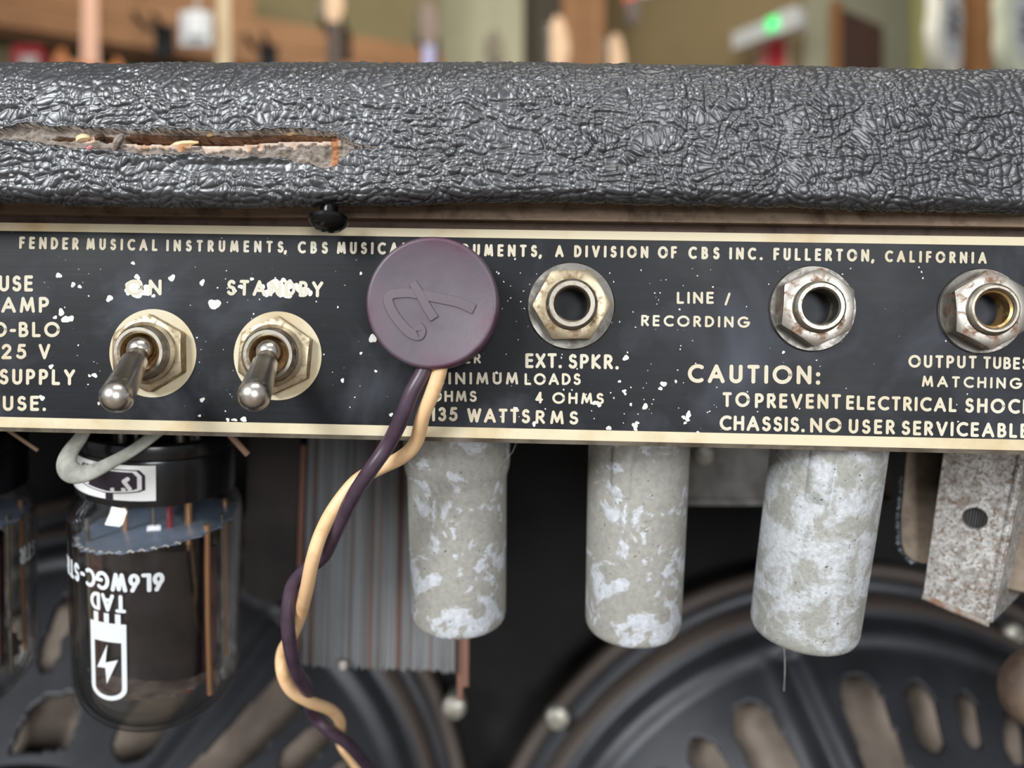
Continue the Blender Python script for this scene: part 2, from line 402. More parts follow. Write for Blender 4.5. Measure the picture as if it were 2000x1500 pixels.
# door
M_door = m_fibre('dark_brown_door', srgb(58, 34, 22), srgb(82, 46, 26), srgb(34, 22, 18), .5, (3, 3, 1.2))
def along(pa, da, pb, db, k):
    a = Vector(G2(pa, da)); b = Vector(G2(pb, db)); return a.lerp(b, k)
dA, dB = Vector(G2(1644, 4.13)), Vector(G2(1724, 4.34))
d = thing('door_1', 'x', 'x'); del d['label']; del d['category']; d['kind'] = 'structure'
zt = H + (750-16)/F*4.13
o = wallquad('door_leaf', dA, dB, 0, zt, M_door, .03); o.parent = d
o = wallquad('door_frame', dA-(dB-dA).normalized()*.03, dA, 0, zt+.05, M_wood, .05); o.parent = d
# display boards on the left wall
def brd(k0, k1, z0, z1, m, off, name='plank', par=None):
    a = Vector(G2(-300, 2.806)); b = Vector(G2(860, 3.74))
    dd = (b-a).normalized(); n = Vector((dd.y, -dd.x))
    o = wallquad(name, a.lerp(b, k0)+n*off, a.lerp(b, k1)+n*off, z0, z1, m, .03)
    if par: o.parent = par
    return o
wb = thing('display_board', 'long orange-brown wooden display board of stacked planks behind the hanging guitars', 'display board')
for z0, z1, f0 in ((H+1.385, H+1.485, 0), (H+1.489, H+1.598, .002), (H+1.602, H+1.72, .001)):
    brd(0, 1.0 if z1 < H+1.6 else .62, z0, z1, M_wood, .05+f0, 'plank', wb)
brd(0, 1.0, H+1.355, H+1.383, M_darkwood, .03, 'dark_rail', wb)  # dark wood rail set back beneath the planks
mb = MB(); q = [P(x, y, 2.95) for x, y in ((30, 92), (86, 96), (88, 150), (34, 150))]; c = sum(q, Vector())/4
mb.box((c.x, c.y, c.z-.1), (.11, .05, .31)); mb.box((c.x+.012, c.y-.027, c.z-.03), (.07, .006, .09), 1)
tag(mb.build('poster_box', [simple('red_card', srgb(150, 34, 44), .6), simple('white_card', srgb(176, 168, 164), .6)], smooth=0), 'red box with a pale label below the wooden display board, far left', 'box')
# wooden post
mb = MB(); a = P(1096, 0, 4.2); b = P(1178, 0, 4.2)
for i in range(2):
    xx = a.x+(b.x-a.x)*(i+.5)/2; mb.box((xx, a.y, HZ/2), ((b.x-a.x)/2-.004, .16, HZ))
tag(mb.build('wooden_post', M_wood, smooth=0), 'orange-brown square wooden post from floor to ceiling behind the headstocks', 'post')
# exit light
ex = thing('exit_light', 'white slanted emergency light bar with a small green lamp on the tan wall', 'light')
qa, qb = P(1436, 82, 4.28), P(1566, 36, 3.98); dx = (qb-qa); dx.z = 0; L_ = dx.length; ang = math.atan2(dx.y, dx.x)
MM = Matrix.Translation((qa+qb)/2) @ Matrix.Rotation(ang, 4, 'Z')
mb = MB(); mb.box((0, 0, 0), (L_, .06, .095), 0, MM); mb.box((L_*.32, 0, 0), (L_*.3, .07, .115), 0, MM); mb.build('housing', simple('white_plastic', srgb(206, 208, 208), .4), ex, 0)
me = NM('green_lamp'); me.col((.05, .5, .15, 1)); me.inp('Emission Color', (.08, 1, .25, 1)); me.inp('Emission Strength', 1.1)
mb = MB(); mb.box((L_*.14, -.04, .005), (.058, .03, .062), 0, MM); mb.build('green_lamp', me.m, ex, 0)
# red poster
mb = MB(); a, b = P(1482, 60, 4.37), P(1546, 60, 4.26)
dd = (b-a).normalized(); n = Vector((dd.y, -dd.x, 0)).normalized()
def pq(x0, x1, z0, z1, off, m):
    p = [a+(b-a)*x0, a+(b-a)*x1]; t = Vector((0, 0, 1))
    vs = [p[0]+n*off+t*z0, p[1]+n*off+t*z0, p[1]+n*off+t*z1, p[0]+n*off+t*z1]
    vs += [v-n*.004 for v in vs]; mb.add(vs, [(0,1,2,3),(7,6,5,4),(0,4,5,1),(1,5,6,2),(2,6,7,3),(3,7,4,0)], m)
pq(0, 1, -.28, .0, .03, 0); pq(.08, .9, -.27, -.012, .034, 1); pq(.42, .8, -.26, -.03, .038, 2)
tag(mb.build('red_poster', [simple('poster_paper', srgb(196, 176, 152), .7), simple('poster_pink', srgb(190, 110, 108), .7), simple('poster_red', srgb(184, 30, 44), .6)], smooth=0), 'red and pink notice on the tan wall under the exit light', 'poster')
# guitars
M_maple = simple('maple', srgb(224, 190, 156), .4, 0, srgb(206, 168, 132), 20)
M_rose = simple('rosewood', srgb(70, 56, 50), .5)
M_tuner = simple('tuner_metal', srgb(190, 192, 196), .2, 1.0)
M_hang = simple('hanger_black', srgb(20, 22, 28), .5)
M_strwhite = simple('white_lacquer', srgb(214, 212, 200), .25)
M_strgreen = simple('pale_green_lacquer', srgb(196, 200, 178), .25)
M_sun = simple('amber_lacquer', srgb(196, 120, 60), .25, 0, srgb(120, 60, 30), 6)
M_guard = simple('pearl_guard', srgb(190, 192, 200), .3, 0, srgb(150, 152, 162), 20)
def body_outline(w=.165, hh=.2):
    pts = []
    for i in range(48):
        a = 2*PI*i/48; r = 1+.16*math.cos(2*a+.0) ; x = math.cos(a)*w*(1-.18*math.exp(-((math.sin(a)-.05)/.28)**2)); y = math.sin(a)*hh
        if y > hh*.72: y -= .5*(y-hh*.72) if abs(x) < w*.45 else -.18*hh
        pts.append((x, y))
    return pts
def guitar(label, px, py_nut, dist, bodym, headm=None, yaw=0, group=None, name='electric_guitar', neckm=None):
    p = P(px, py_nut, dist)
    g = thing(name, label, 'guitar', Matrix.Translation(p) @ Matrix.Rotation(yaw, 4, 'Z'), group)
    mb = MB(); mb.prism([(-.021, 0), (.021, 0), (.028, -.42), (-.028, -.42)], -.004, .018); mb.build('neck', neckm or M_maple, g, 0)
    mb = MB(); mb.prism([(-.021, 0), (.021, 0), (.028, -.42), (-.028, -.42)], -.009, -.0045); mb.build('fretboard', M_rose if not neckm else neckm, g, 0)
    mb = MB(); mb.prism([(-.021, 0), (-.03, .03), (-.03, .15), (-.012, .185), (.012, .175), (.03, .12), (.038, .06), (.021, 0)], -.002, .012)
    hs = mb.build('headstock', headm or M_maple, g, 0)
    for i in range(6):
        mb = MB(); z = .028+i*.024
        mb.tube([(-.03, .003, z), (-.043, .003, z)], .004, 8)
        mb.lathe([(0, -.056), (.008, -.054), (.009, -.05), (.004, -.043)], 10, mat=Matrix.Translation((0, .003, z)) @ Matrix.Rotation(PI/2, 4, 'Y') @ Matrix.Scale(1, 4))
        mb.build('tuner', M_tuner, hs, 30)
    mb = MB(); mb.prism([(x, z-.57) for x, z in body_outline()], -.012, .032); mb.build('body', bodym, g, 40)
    mb = MB(); mb.prism([(x*.62+.01, z*.55-.58) for x, z in body_outline()], -.016, -.0125); mb.build('pickguard', M_guard, g, 40)
    return g
def hanger(label, px, py, dist, group='black guitar hangers'):
    p = P(px, py, dist); h = MB()
    for s in (-1, 1):
        h.tube([p+Vector((0, .06, 0)), p+Vector((s*.032, .05, -.004)), p+Vector((s*.038, -.03, 0)), p+Vector((s*.034, -.045, .012))], .011, 8)
    h.tube([p+Vector((0, .06, 0)), p+Vector((0, .13, .0))], .012, 8); h.box(tuple(p+Vector((0, .13, -.02))), (.07, .03, .12))
    tag(h.build('guitar_hanger', M_hang), label, 'hanger', None)
hanger('black padded wall hanger left of the white tag on the display board', 292, 42, 2.95)
hanger('small black wall hanger on the display board right of the white tag', 505, 82, 3.1)
hanger('black hanger gripping the pale neck right of the display board middle', 652, 50, 2.9)
hanger('black hanger gripping the lavender neck beside the cream column', 835, 82, 3.1)
guitar('guitar with a pale pinkish neck and red edge hanging at far left', 176, -92, 2.75, M_sun, neckm=simple('pink_maple', srgb(226, 176, 150), .45), yaw=.5)
guitar('guitar with a pale upright neck hanging beside the white tag', 438, -10, 2.95, M_strwhite, yaw=.2, neckm=simple('ivory_neck', srgb(206, 184, 150), .5))
guitar('guitar with a cream headstock in a black hanger left of the cream column', 652, 44, 2.85, M_sun)
guitar('guitar with a lavender-white neck hanging in front of the cream column', 838, 90, 3.05, M_strwhite, neckm=simple('lavender_lacquer', srgb(168, 168, 206), .4), headm=simple('brown_head', srgb(120, 100, 90), .5))
guitar('guitar with a thin greyish neck in front of the cream column', 968, 118, 4.44, M_strwhite, headm=simple('grey_head', srgb(140, 128, 112), .5))
guitar('guitar with a cream headstock rising before the wooden post', 1092, 133, 2.7, M_strwhite, group=None)
guitar('guitar with a short cream headstock tip right of the wooden post', 1204, 150, 3.25, M_sun)
mb = MB(); p = P(1232, -10, 2.9)
g = thing('hanging_guitar', 'amber red guitar end with a dark tip hanging at the top edge', 'guitar', Matrix.Translation(p))
mb = MB(); mb.prism([(-.03, .3), (.03, .3), (.03, .0), (.012, -.06), (-.012, -.07), (-.03, -.02)], -.01, .02); mb.build('headstock', simple('red_lacquer', srgb(170, 66, 26), .3), g, 30)
mb = MB(); mb.prism([(-.022, -.03), (.03, -.02), (.028, -.1), (.006, -.13), (-.018, -.09)], -.016, .014); mb.build('dark_tip', M_rose, g, 30)
mb = MB(); mb.tube([(.05, 0, .05), (.05, 0, -.01)], .022, 10); mb.build('white_knob', M_strwhite, g)
# white tag
p = P(384, 58, 2.85); mb = MB(); mb.box(tuple(p), (.115, .02, .125)); mb.box(tuple(p+Vector((.01, -.02, .01))), (.06, .03, .09), 1)
mb.tube([p+Vector((0, 0, .06)), p+Vector((.01, 0, .2))], .004, 6)
tag(mb.build('price_tag', [simple('tag_white', srgb(206, 208, 210), .35), simple('tag_bright', srgb(232, 234, 236), .3)], smooth=0), 'white square price tag hanging in front of the wooden display board', 'tag')
# big guitars at the right
def hang_cord(g, z=.17):
    p = g.location; mb = MB(); mb.tube([(0, .01, z), (0, .01, HZ-.02-p.z)], .0012, 6); mb.build('hanging_cord', M_hang, g)
for g_ in [o for o in COL.objects if o.name in ('electric_guitar.004', 'electric_guitar.005', 'electric_guitar.006')]: hang_cord(g_)
def close_guitar(label, px, py, dist, m, g2, yaw, rl):
    p = P(px, py, dist)
    g = thing('electric_guitar', label, 'guitar', Matrix.Translation(p) @ Matrix.Rotation(yaw, 4, 'Z') @ Matrix.Rotation(rl, 4, 'Y'))
    ol = body_outline(.15, .2)
    mb = MB(); mb.prism(ol, -.02, .024); mb.build('body', m, g, 40)
    mb = MB(); mb.prism([(x*.6+.02, z*.62+.01) for x, z in ol], -.024, -.0205); mb.build('pickguard', g2, g, 40)
    for k in (-.03, .01, .05):
        mb = MB(); mb.box((0, -.028, k), (.075, .008, .016)); mb.build('pickup', M_hang, g, 0)
    mb = MB(); mb.prism([(-.028, .13), (.028, .13), (.022, .62), (-.022, .62)], -.026, .0); mb.build('neck', M_maple, g, 0)
close_guitar('white guitar body with a grey pearl guard hanging left of the pair at far right', 1846, 52, 2.9, M_strwhite, M_guard, .75, .1)
close_guitar('pale green guitar body hanging at the far right edge', 1990, 62, 2.9, M_strgreen, M_guard, .5, -.08)
mb = MB(); a = P(1886, 0, 3.5); b = P(1925, 0, 3.5); mb.box(((a.x+b.x)/2, a.y, HZ/2), (b.x-a.x, .1, HZ))
tag(mb.build('wooden_post', M_wood, smooth=0), 'narrow brown wooden post between the two white guitar bodies at far right', 'post')

# ------------------------------------------------------------------ amplifier cabinet
cab = thing('amplifier_cabinet', 'black pebbled tolex amplifier cabinet with torn top edge, filling the photo', 'amplifier', Matrix.Translation((0, 0, H)))
def worley(x, y, cell, seed):
    r = np.random.default_rng(seed); Tn = 256
    jx, jy, hh = r.random((Tn, Tn)), r.random((Tn, Tn)), r.random((Tn, Tn))
    gx, gy = np.floor(x/cell).astype(int), np.floor(y/cell).astype(int)
    f1 = np.full(x.shape, 9.0); f2 = np.full(x.shape, 9.0); hc = np.zeros(x.shape)
    for i in (-1, 0, 1):
        for j in (-1, 0, 1):
            a, b = (gx+i) % Tn, (gy+j) % Tn
            dd = np.hypot((gx+i+.15+.7*jx[a, b])-x/cell, (gy+j+.15+.7*jy[a, b])-y/cell)
            f2 = np.minimum(f2, np.maximum(f1, dd)); hc = np.where(dd < f1, hh[a, b], hc); f1 = np.minimum(f1, dd)
    return f1, f2, hc
def vnoise(x, y, cell, seed):
    r = np.random.default_rng(seed); T_ = r.random((256, 256))
    X, Y = x/cell, y/cell; i, j = np.floor(X).astype(int), np.floor(Y).astype(int); u, v = X-i, Y-j
    u = u*u*(3-2*u); v = v*v*(3-2*v); g = lambda a, b: T_[a % 256, b % 256]
    return (g(i, j)*(1-u)+g(i+1, j)*u)*(1-v)+(g(i, j+1)*(1-u)+g(i+1, j+1)*u)*v
def tolex():
    # across (x): fine in view, coarse outside
    xs = np.concatenate([np.linspace(-.34, -.112, 40)[:-1], np.arange(-.112, .112, .00019), np.linspace(.112, .34, 40)])
    # profile: underside -> lower corner -> face -> upper corner -> top; p=(y, z, ny, nz)
    DF = .1365; yb = DF-CD; prof = []
    lean = math.radians(4)
    r0, r1 = .0026, .0105
    zb0 = .0326; zt0 = .0598
    def addp(y, z, ny, nz): prof.append((y, z, ny, nz))
    for t in np.linspace(1, 0, 12)[:-1]: addp(yb+.0012+.008*t, zb0+.0052*t, .5, -.85)
    for a in np.linspace(-90, -180, 24)[:-1]:
        c, s = math.cos(math.radians(a)), math.sin(math.radians(a)); addp(yb+r0+r0*c, zb0+r0+r0*s, c, s)
    for t in np.arange(zb0+r0, zt0-r1, .00019): addp(yb-(t-zb0-r0)*math.tan(lean), t, -1, 0)
    yo = -(zt0-r1-zb0-r0)*math.tan(lean)
    for a in np.linspace(180, 90, 90)[:-1]:
        c, s = math.cos(math.radians(a)), math.sin(math.radians(a)); addp(yb+yo+r1+r1*c, zt0-r1+r1*s, c, s)
    for t in np.concatenate([np.linspace(0, .01, 20), np.linspace(.012, .24, 20)]): addp(yb+yo+r1+t, zt0, 0, 1)
    pr = np.array(prof); arcl = np.concatenate([[0], np.cumsum(np.hypot(np.diff(pr[:, 0]), np.diff(pr[:, 1])))])
    X, A = np.meshgrid(xs, arcl, indexing='ij'); nx, na = X.shape
    Y = np.broadcast_to(pr[:, 0], X.shape).copy(); Z = np.broadcast_to(pr[:, 1], X.shape).copy()
    NY = np.broadcast_to(pr[:, 2], X.shape); NZ = np.broadcast_to(pr[:, 3], X.shape)
    # long undulation of the edges
    pxs = 1000 + X*F/DF
    lo = np.interp(pxs, [-1500, 0, 430, 700, 1000, 1400, 2000, 3500], [400, 400, 409, 404, 397, 404, 420, 430])
    hi = np.interp(pxs, [-1500, 0, 500, 1000, 1300, 2000, 3500], [128, 125, 122, 122, 126, 138, 150])
    w_ = np.clip((Z-zb0)/(zt0-zb0), 0, 1)
    Z = Z + (1-w_)*(402-lo)/F*DF + w_*(125-hi)/F*.141
    # grain
    sx, sy = X+1.0, A+1.0
    wx = (vnoise(sx, sy, .0040, 1)-.5)*.0021 + (vnoise(sx, sy, .0014, 2)-.5)*.0003
    wy = (vnoise(sx, sy, .0040, 3)-.5)*.0021 + (vnoise(sx, sy, .0014, 4)-.5)*.0003
    shear = np.clip((pxs-1000)/1000, -1, 1)
    gx, gy = sx+wx+.30*shear*(A-.02), (sy+wy)
    f1, f2, hc = worley(gx, gy*1.2, .00150, 5)
    seam = 1-np.clip((f2-f1)/.30, 0, 1); dome = np.clip(1-(f1/.95)**2, 0, 1)*(.45+.55*hc)-.30*seam**2
    g1, g2, _h = worley(gx*.9+.3, gy*1.2+.5, .0048, 9)
    crease = np.exp(-((g2-g1)/.13)**2)
    amp = .00050*(.55+.7*vnoise(sx, sy, .006, 6))
    D = amp*dome - .00018*crease + .0003*(vnoise(sx, sy, .009, 8)-.5) + .00003*(vnoise(sx, sy, .0006, 12)-.5)
    # tear
    dist = CD+Y
    PX = 1000+X/dist*F; PY = 750-Z/dist*F
    jag = (vnoise(sx, sy, .0012, 20)-.5)*11+(vnoise(sx, sy, .0004, 21)-.5)*6
    tx = [-60, 0, 45, 60, 100, 150, 200, 240, 300, 350, 400, 450, 500, 550, 600, 640, 662, 690, 735]
    tu = [262, 258, 242, 241, 250, 250, 253, 257, 256, 255, 258, 261, 259, 253, 256, 260, 268, 282, 289]
    tl = [266, 272, 276, 276, 284, 289, 293, 297, 303, 299, 302, 305, 304, 308, 318, 327, 318, 290, 290]
    U = np.interp(PX, tx, tu)+jag*.5; Lw = np.interp(PX, tx, tl)+jag*.7
    inside = (PY > U) & (PY < Lw) & (PX > -60) & (PX < 735) & (NY < -.5)
    # ragged slit
    su = np.interp(PX, [232, 250, 400, 450, 560, 655], [272, 267, 268, 271, 266, 270])+jag*.12
    sl = np.interp(PX, [232, 250, 330, 420, 470, 540, 560, 655], [278, 279, 280, 283, 281, 276, 274, 273])+jag*.2
    slit = (PY > su) & (PY < sl) & (PX > 236) & (PX < 655)
    hole2 = (((PX-115)/26)**2+((PY-269)/4)**2 < 1+jag*.1) | (((PX-205)/18)**2+((PY-270)/6)**2 < 1+jag*.1)
    slope = (PX > 150) & (PX < 662) & (PY > np.minimum(sl, 272)) & (PY < sl+10+jag)
    D = np.where(inside, -.0011+.0006*(vnoise(sx, sy, .0005, 30)-.5)+.0005*(vnoise(sx, sy, .0016, 31)-.5), D)
    D = np.where(inside & slope, -.0007+.0003*(vnoise(sx, sy, .0007, 33)-.5), D)
    D = np.where(slit, -.011, D); D = np.where(inside & hole2, -.0022, D)
    edge = ((PY > U-7) & (PY <= U) & (PX > 0) & (PX < 690)); D = np.where(edge, D+.0003, D)
    smooth_patch = np.exp(-((PX-480)/150)**2-((PY-322)/16)**2)
    D = np.where(~inside, D*(1-.75*smooth_patch)-.0006*smooth_patch, D)
    Y = Y+NY*D; Z = Z+NZ*D
    co = np.stack([X, Y, Z], -1).reshape(-1, 3)
    i, j = np.meshgrid(np.arange(nx-1), np.arange(na-1), indexing='ij'); q = (i*na+j)
    fc = np.stack([q, q+na, q+na+1, q+1], -1).reshape(-1, 4)
    mi = np.zeros(X.shape, int); mi[inside] = 1; mi[inside & slope & (PX > 236)] = 2; mi[inside & (PY < su) & (PY > su-6) & (PX > 236) & (PX < 655)] = 3
    mi[slit] = 3; mi[inside & hole2] = 3
    mi[inside & (np.abs(PX-651) < 8) & (PY > 268)] = 4; mi[inside & (np.hypot((PX-165)/17, (PY-272)/8) < 1)] = 2
    fm = mi[:-1, :-1].reshape(-1)
    me = bpy.data.meshes.new('tolex_covering'); me.vertices.add(len(co)); me.vertices.foreach_set('co', co.astype(np.float32).ravel())
    me.loops.add(fc.size); me.loops.foreach_set('vertex_index', fc.ravel().astype(np.int32))
    me.polygons.add(len(fc)); me.polygons.foreach_set('loop_start', np.arange(0, fc.size, 4, dtype=np.int32))
    for mt in (M_tolex, M_backing, M_rawwood, M_darkwood, simple('orange_wood', srgb(172, 118, 80), .7, 0, srgb(132, 88, 58), 700)): me.materials.append(mt)
    me.update(calc_edges=True); me.polygons.foreach_set('material_index', fm.astype(np.int32))
    me.polygons.foreach_set('use_smooth', np.ones(len(fc), bool)); me.update()
    o = bpy.data.objects.new('tolex_covering', me); COL.objects.link(o); o.parent = cab
tolex()
def splinter(px, py, px2, py2, d0, r, m, bend=2):
    a = P(px, py, d0); b = P(px2, py2, d0+.0002); c = (a+b)/2+Vector((0, -.0003, bend*1e-4))
    mb = MB(); o = Vector((0, 0, H)); mb.tube([a-o, a.lerp(c, .5)-o+Vector((0, 0, bend*.5e-4)), c-o, c.lerp(b, .5)-o, b-o], [r*.3, r, r, r, r*.4], 6); mb.build('wood_splinter', m, cab)
M_straw = simple('straw_splinter', srgb(226, 196, 150), .6)
splinter(330, 287, 388, 278, .1372, .00045, M_straw); splinter(405, 266, 428, 260, .1370, .0005, M_straw)
splinter(555, 262, 598, 259, .1372, .00045, M_straw, 0); splinter(222, 295, 240, 262, .1362, .0006, M_backing)
splinter(150, 276, 176, 268, .1366, .0007, M_straw); splinter(186, 276, 206, 266, .137, .0006, M_darkwood)
splinter(172, 296, 182, 288, .1362, .0004, simple('pink_thread', srgb(200, 130, 130), .7)); splinter(354, 286, 362, 296, .137, .0003, M_rawwood)
for k in range(26):
    x = random.uniform(10, 690); y = random.uniform(252, 262) if k % 2 else random.uniform(292, 306)
    splinter(x, y, x+random.uniform(-9, 9), y+random.uniform(-9, 9), .1368, .00009, M_backing, random.uniform(-3, 3))
# ledge strip between board and panel (rolled with the panel)
cabI = Matrix.Translation((0, 0, -H))
def rolled(mb, name, mats, parent, off=(0, 0, H)):
    """mesh given in panel-local axes, parented to something sitting at off without rotation"""
    o = mb.build(name, mats, parent, 0); o.matrix_parent_inverse = Matrix.Identity(4)
    o.matrix_local = Matrix.Translation(-Vector(off)) @ PM; return o
zt_ = L2(1000, 448)[1]
mb = MB(); mb.box((0, .0030, zt_+.0090), (.66, .009, .0150)); rolled(mb, 'ledge_strip', M_rail, cab)
mb = MB(); mb.box((0, .0042, zt_+.0007), (.66, .006, .0018)); rolled(mb, 'ledge_lip', M_rail2, cab)
mb = MB()
mb.box((0, .13, .045), (.66, .25, .024)); mb.build('top_board', M_darkwood, cab, 0)
for sx in (-1, 1):
    mb = MB(); mb.box((sx*.335, .12, -.2), (.02, .27, .5)); mb.build('side_panel', M_blackpaint, cab, 0)
mb = MB(); mb.box((0, .12, -.44), (.65, .27, .018)); mb.build('bottom_panel', M_blackpaint, cab, 0)
mb = MB(); mb.box((0, .196, -.2), (.65, .018, .5)); mb.build('baffle_board', M_baffle, cab, 0)

# ------------------------------------------------------------------ chassis with control panel
ch = thing('control_panel', 'black control panel with cream lettering and cream borders across the middle', 'control panel', PM)
TT, TB = L2(1000, 449)[1], L2(1000, 857)[1]     # top and bottom of the plate
mb = MB(); mb.box((0, .0008, (TT+TB)/2), (.64, .0016, TT-TB)); mb.build('faceplate', M_plate, ch, 0)
mb = MB(); mb.box((0, -.00004, TT-.0008), (.64, .00012, .0016)); mb.box((0, -.00004, TB+.0010), (.64, .00012, .0020)); mb.build('border_line', M_cream, ch, 0)
mb = MB(); mb.box((0, .0008, TB-.0004), (.64, .0022, .00075)); mb.build('bottom_lip', M_chassis, ch, 0)
mb = MB(); zt2, zb2 = TT-.0004, TB+.0005
mb.box((0, .05, zt2), (.64, .095, .001)); mb.box((0, .05, zb2), (.64, .095, .001)); mb.box((0, .098, (zt2+zb2)/2), (.64, .001, zt2-zb2)); mb.build('chassis_box', M_chassis, ch, 0)
def pword(text, x0, x1, yt0, yb0, yt1=None, yb1=None, stroke=.19, squeeze=None):
    """word between pixel columns x0..x1; cap top and baseline rows at both ends"""
    yt1 = yt0 if yt1 is None else yt1; yb1 = yb0 if yb1 is None else yb1
    a = Vector(L2(x0, yb0)); b = Vector(L2(x1, yb1)); t = Vector(L2(x0, yt0)); cap = (t-a).length
    ux = (b-a).normalized(); uy = Vector((-ux.y, ux.x)); mb = MB()
    word(mb, text, None, (b-a).length, cap, cap*stroke, lambda x, y, l: (a.x+ux.x*x+uy.x*y, -.00007-l, a.y+ux.y*x+uy.y*y), squeeze=squeeze)
    mb.build('lettering', M_letter, ch, 0, fix=False)
W = pword
T_ = .19
for a in [('FENDER', 37.8, 154, 462, 486, 464, 488.5), ('MUSICAL', 169, 308, 465, 488, 467.5, 490.6), ('INSTRUMENTS', 325, 554, 468, 491, 471, 494),
          ('CBS', 581.5, 640.5, 471, 495, 472, 496), ('MUSICAL', 658, 797, 472, 496, 474, 498), ('INSTRUMENTS', 824, 1049, 475, 499, 478, 502.5),
          ('A', 1084, 1113, 479, 502.5), ('DIVISION', 1121, 1266, 479, 502.5, 481, 504.5), ('OF', 1285, 1322, 481, 505), ('CBS', 1344, 1405, 481.5, 506, 482.5, 507),
          ('INC.', 1424, 1489, 483, 507, 484, 508), ('FULLERTON', 1510, 1697, 484, 508.5, 487, 511.5), ('CALIFORNIA', 1727.7, 1926.5, 489, 512, 492, 515.5)]:
    pword(*a, stroke=.22, squeeze=.80)
for x, y in ((554.5, 494), (1052, 502.5), (1701, 511.5)): pword(',', x, x+8, y-24, y, stroke=.2)
for a in [('FUSE', -24, 65, 538, 569.5), ('AMP', 3, 96, 580, 611), ('SLO-', -58, 32, 628.7, 658.6), ('BLO', 37, 117, 628.7, 658.6),
          ('125', -16, 52, 671.7, 701.6), ('V', 76, 103, 671.7, 701.6), ('SUPPLY', -1, 147, 720, 751, 722, 752.6), ('FUSE.', -18, 90, 773, 802.6),
          ('ON', 246, 316, 546, 577), ('STANDBY', 443, 631, 546, 577, 549, 581), ('SPEAKER', 800, 939, 690, 710),
          ('EXT.', 1026, 1097, 690, 719), ('SPKR.', 1110, 1208, 691, 720, 692.5, 721.5), ('MINIMUM', 844, 1012, 727, 751), ('LOADS', 1024.5, 1134, 729, 752),
          ('OHMS', 840, 931, 763, 785), ('4', 1045.5, 1065, 765, 788), ('OHMS', 1079, 1179, 766, 788.5, 767.5, 790),
          ('135', 841, 894, 795, 823), ('WATTS', 912, 1035, 797, 825, 800, 827), ('RMS', 1046, 1129, 801, 827.5, 803, 829.5),
          ('LINE', 1321.7, 1394, 570, 593.5), ('/', 1415, 1432, 573, 595), ('RECORDING', 1252, 1461.7, 615, 637, 618, 640.5),
          ('CAUTION:', 1343, 1601, 711, 747.5, 715, 751), ('TO', 1411, 1464, 766, 795), ('PREVENT', 1474, 1642, 768, 797, 771, 799),
          ('ELECTRICAL', 1652, 1867.7, 772, 800, 776, 805), ('SHOCK', 1884, 2016, 777, 806, 780, 809),
          ('CHASSIS.', 1405, 1571, 811, 840.5, 815, 844), ('NO', 1582, 1643, 816, 845), ('USER', 1657, 1747, 818, 846.5, 820, 848.5), ('SERVICEABLE', 1760, 2008, 821, 849.5, 827, 856),
          ('OUTPUT', 1774, 1907, 693, 718, 696, 720), ('TUBES', 1919.5, 2010, 696, 720, 698.5, 722.5), ('MATCHING', 1800, 1993, 733.5, 755.5, 737, 760)]:
    pword(*a, stroke=.205)
# paint chips and specks
mb = MB()
def chip(px, py, r, asp=1.0, lift=.00004):
    c = L2(px, py); k = 16; rr = r*CD/F; ph = random.random()*6; p3, p2 = random.random()*6, random.random()*6
    rad = [rr*(.92+.13*math.cos(3*2*PI*i/k+p3)+.16*math.cos(2*2*PI*i/k+p2)+random.uniform(-.05, .05)) for i in range(k)]
    vs = [(c[0]+math.cos(2*PI*i/k+ph)*rad[i], -lift-1e-6*(len(mb.f) % 14), c[1]+asp*math.sin(2*PI*i/k+ph)*rad[i]) for i in range(k)]
    mb.add(vs, [tuple(range(k))])
for a in [(115,538,6),(143,556,5),(156,560,4),(120,610,7),(128,624,8),(138,622,7),(108,620,4),(214,583,7),(336,543,7),(395,552,5,1.4),(419,594,12),(260,514,5,.6),(268,541,6),(255,560,12),(266,572,12),(270,556,10),(285,571,9),(289,562,9),(250,570,7),
          (300,578,4),(530,563,12),(538,552,9),(522,572,9),(546,566,13),(560,572,12),(566,556,9),(553,548,6),(580,560,8),(586,568,7),(598,570,8),(512,560,6),(470,560,5),(458,568,5),(492,545,4),(606,572,6),
          (185,733,6,.8),(175,734,3),(395,781,5),(390,812,3),(393,829,5),(401,828,4),(476,819,8,.6),(458,820,6,.5),(445,820,4),(193,788,3),(82,777,6),(100,716,5),(669,743,4),(728,661,7,1.5),(705,690,3),(734,725,3),(764,810,4),
          (1222,699,6),(1260,794,6),(1240,832,6),(1189,836,5),(1296,750,6),(1290,759,4),(1219,764,4),(1221,769,3),(1232,790,3),(1244,826,4),(1241,838,4),(1210,745,3),(1162,787,5),(1170,792,4),(1043,829,4),(1007,798,4),(1344,812,6),(1342,820,4),(1338,826,3),(1363,846,4),(970,728,3),(1044,826,4),(1006,506,2),(1320,745,3),
          (1335,815,4),(1345,806,4),(974,534,2),(705,534,3),(1530,688,3),(660,600,2)]: chip(*a)
for k in range(190):
    x = random.choice([random.uniform(90, 700), random.uniform(960, 1400), random.uniform(960, 1960)]); chip(x, random.uniform(520, 830), random.uniform(.7, 1.8))
mb_ = mb.build('paint_chip', M_chip, ch, 0, fix=False); mb_['kind'] = 'stuff'
for (cx, cy) in ((299, 690), (542.5, 695)):
    mb = MB(); x, z = L2(cx, cy); R = 87.5*CD/F
    vs = [(x+R*math.cos(2*PI*i/64), -.0001, z+R*math.sin(2*PI*i/64)) for i in range(64)]; mb.add(vs, [tuple(range(64))])
    mb.build('bare_ring', M_cream, ch, 0, fix=False)

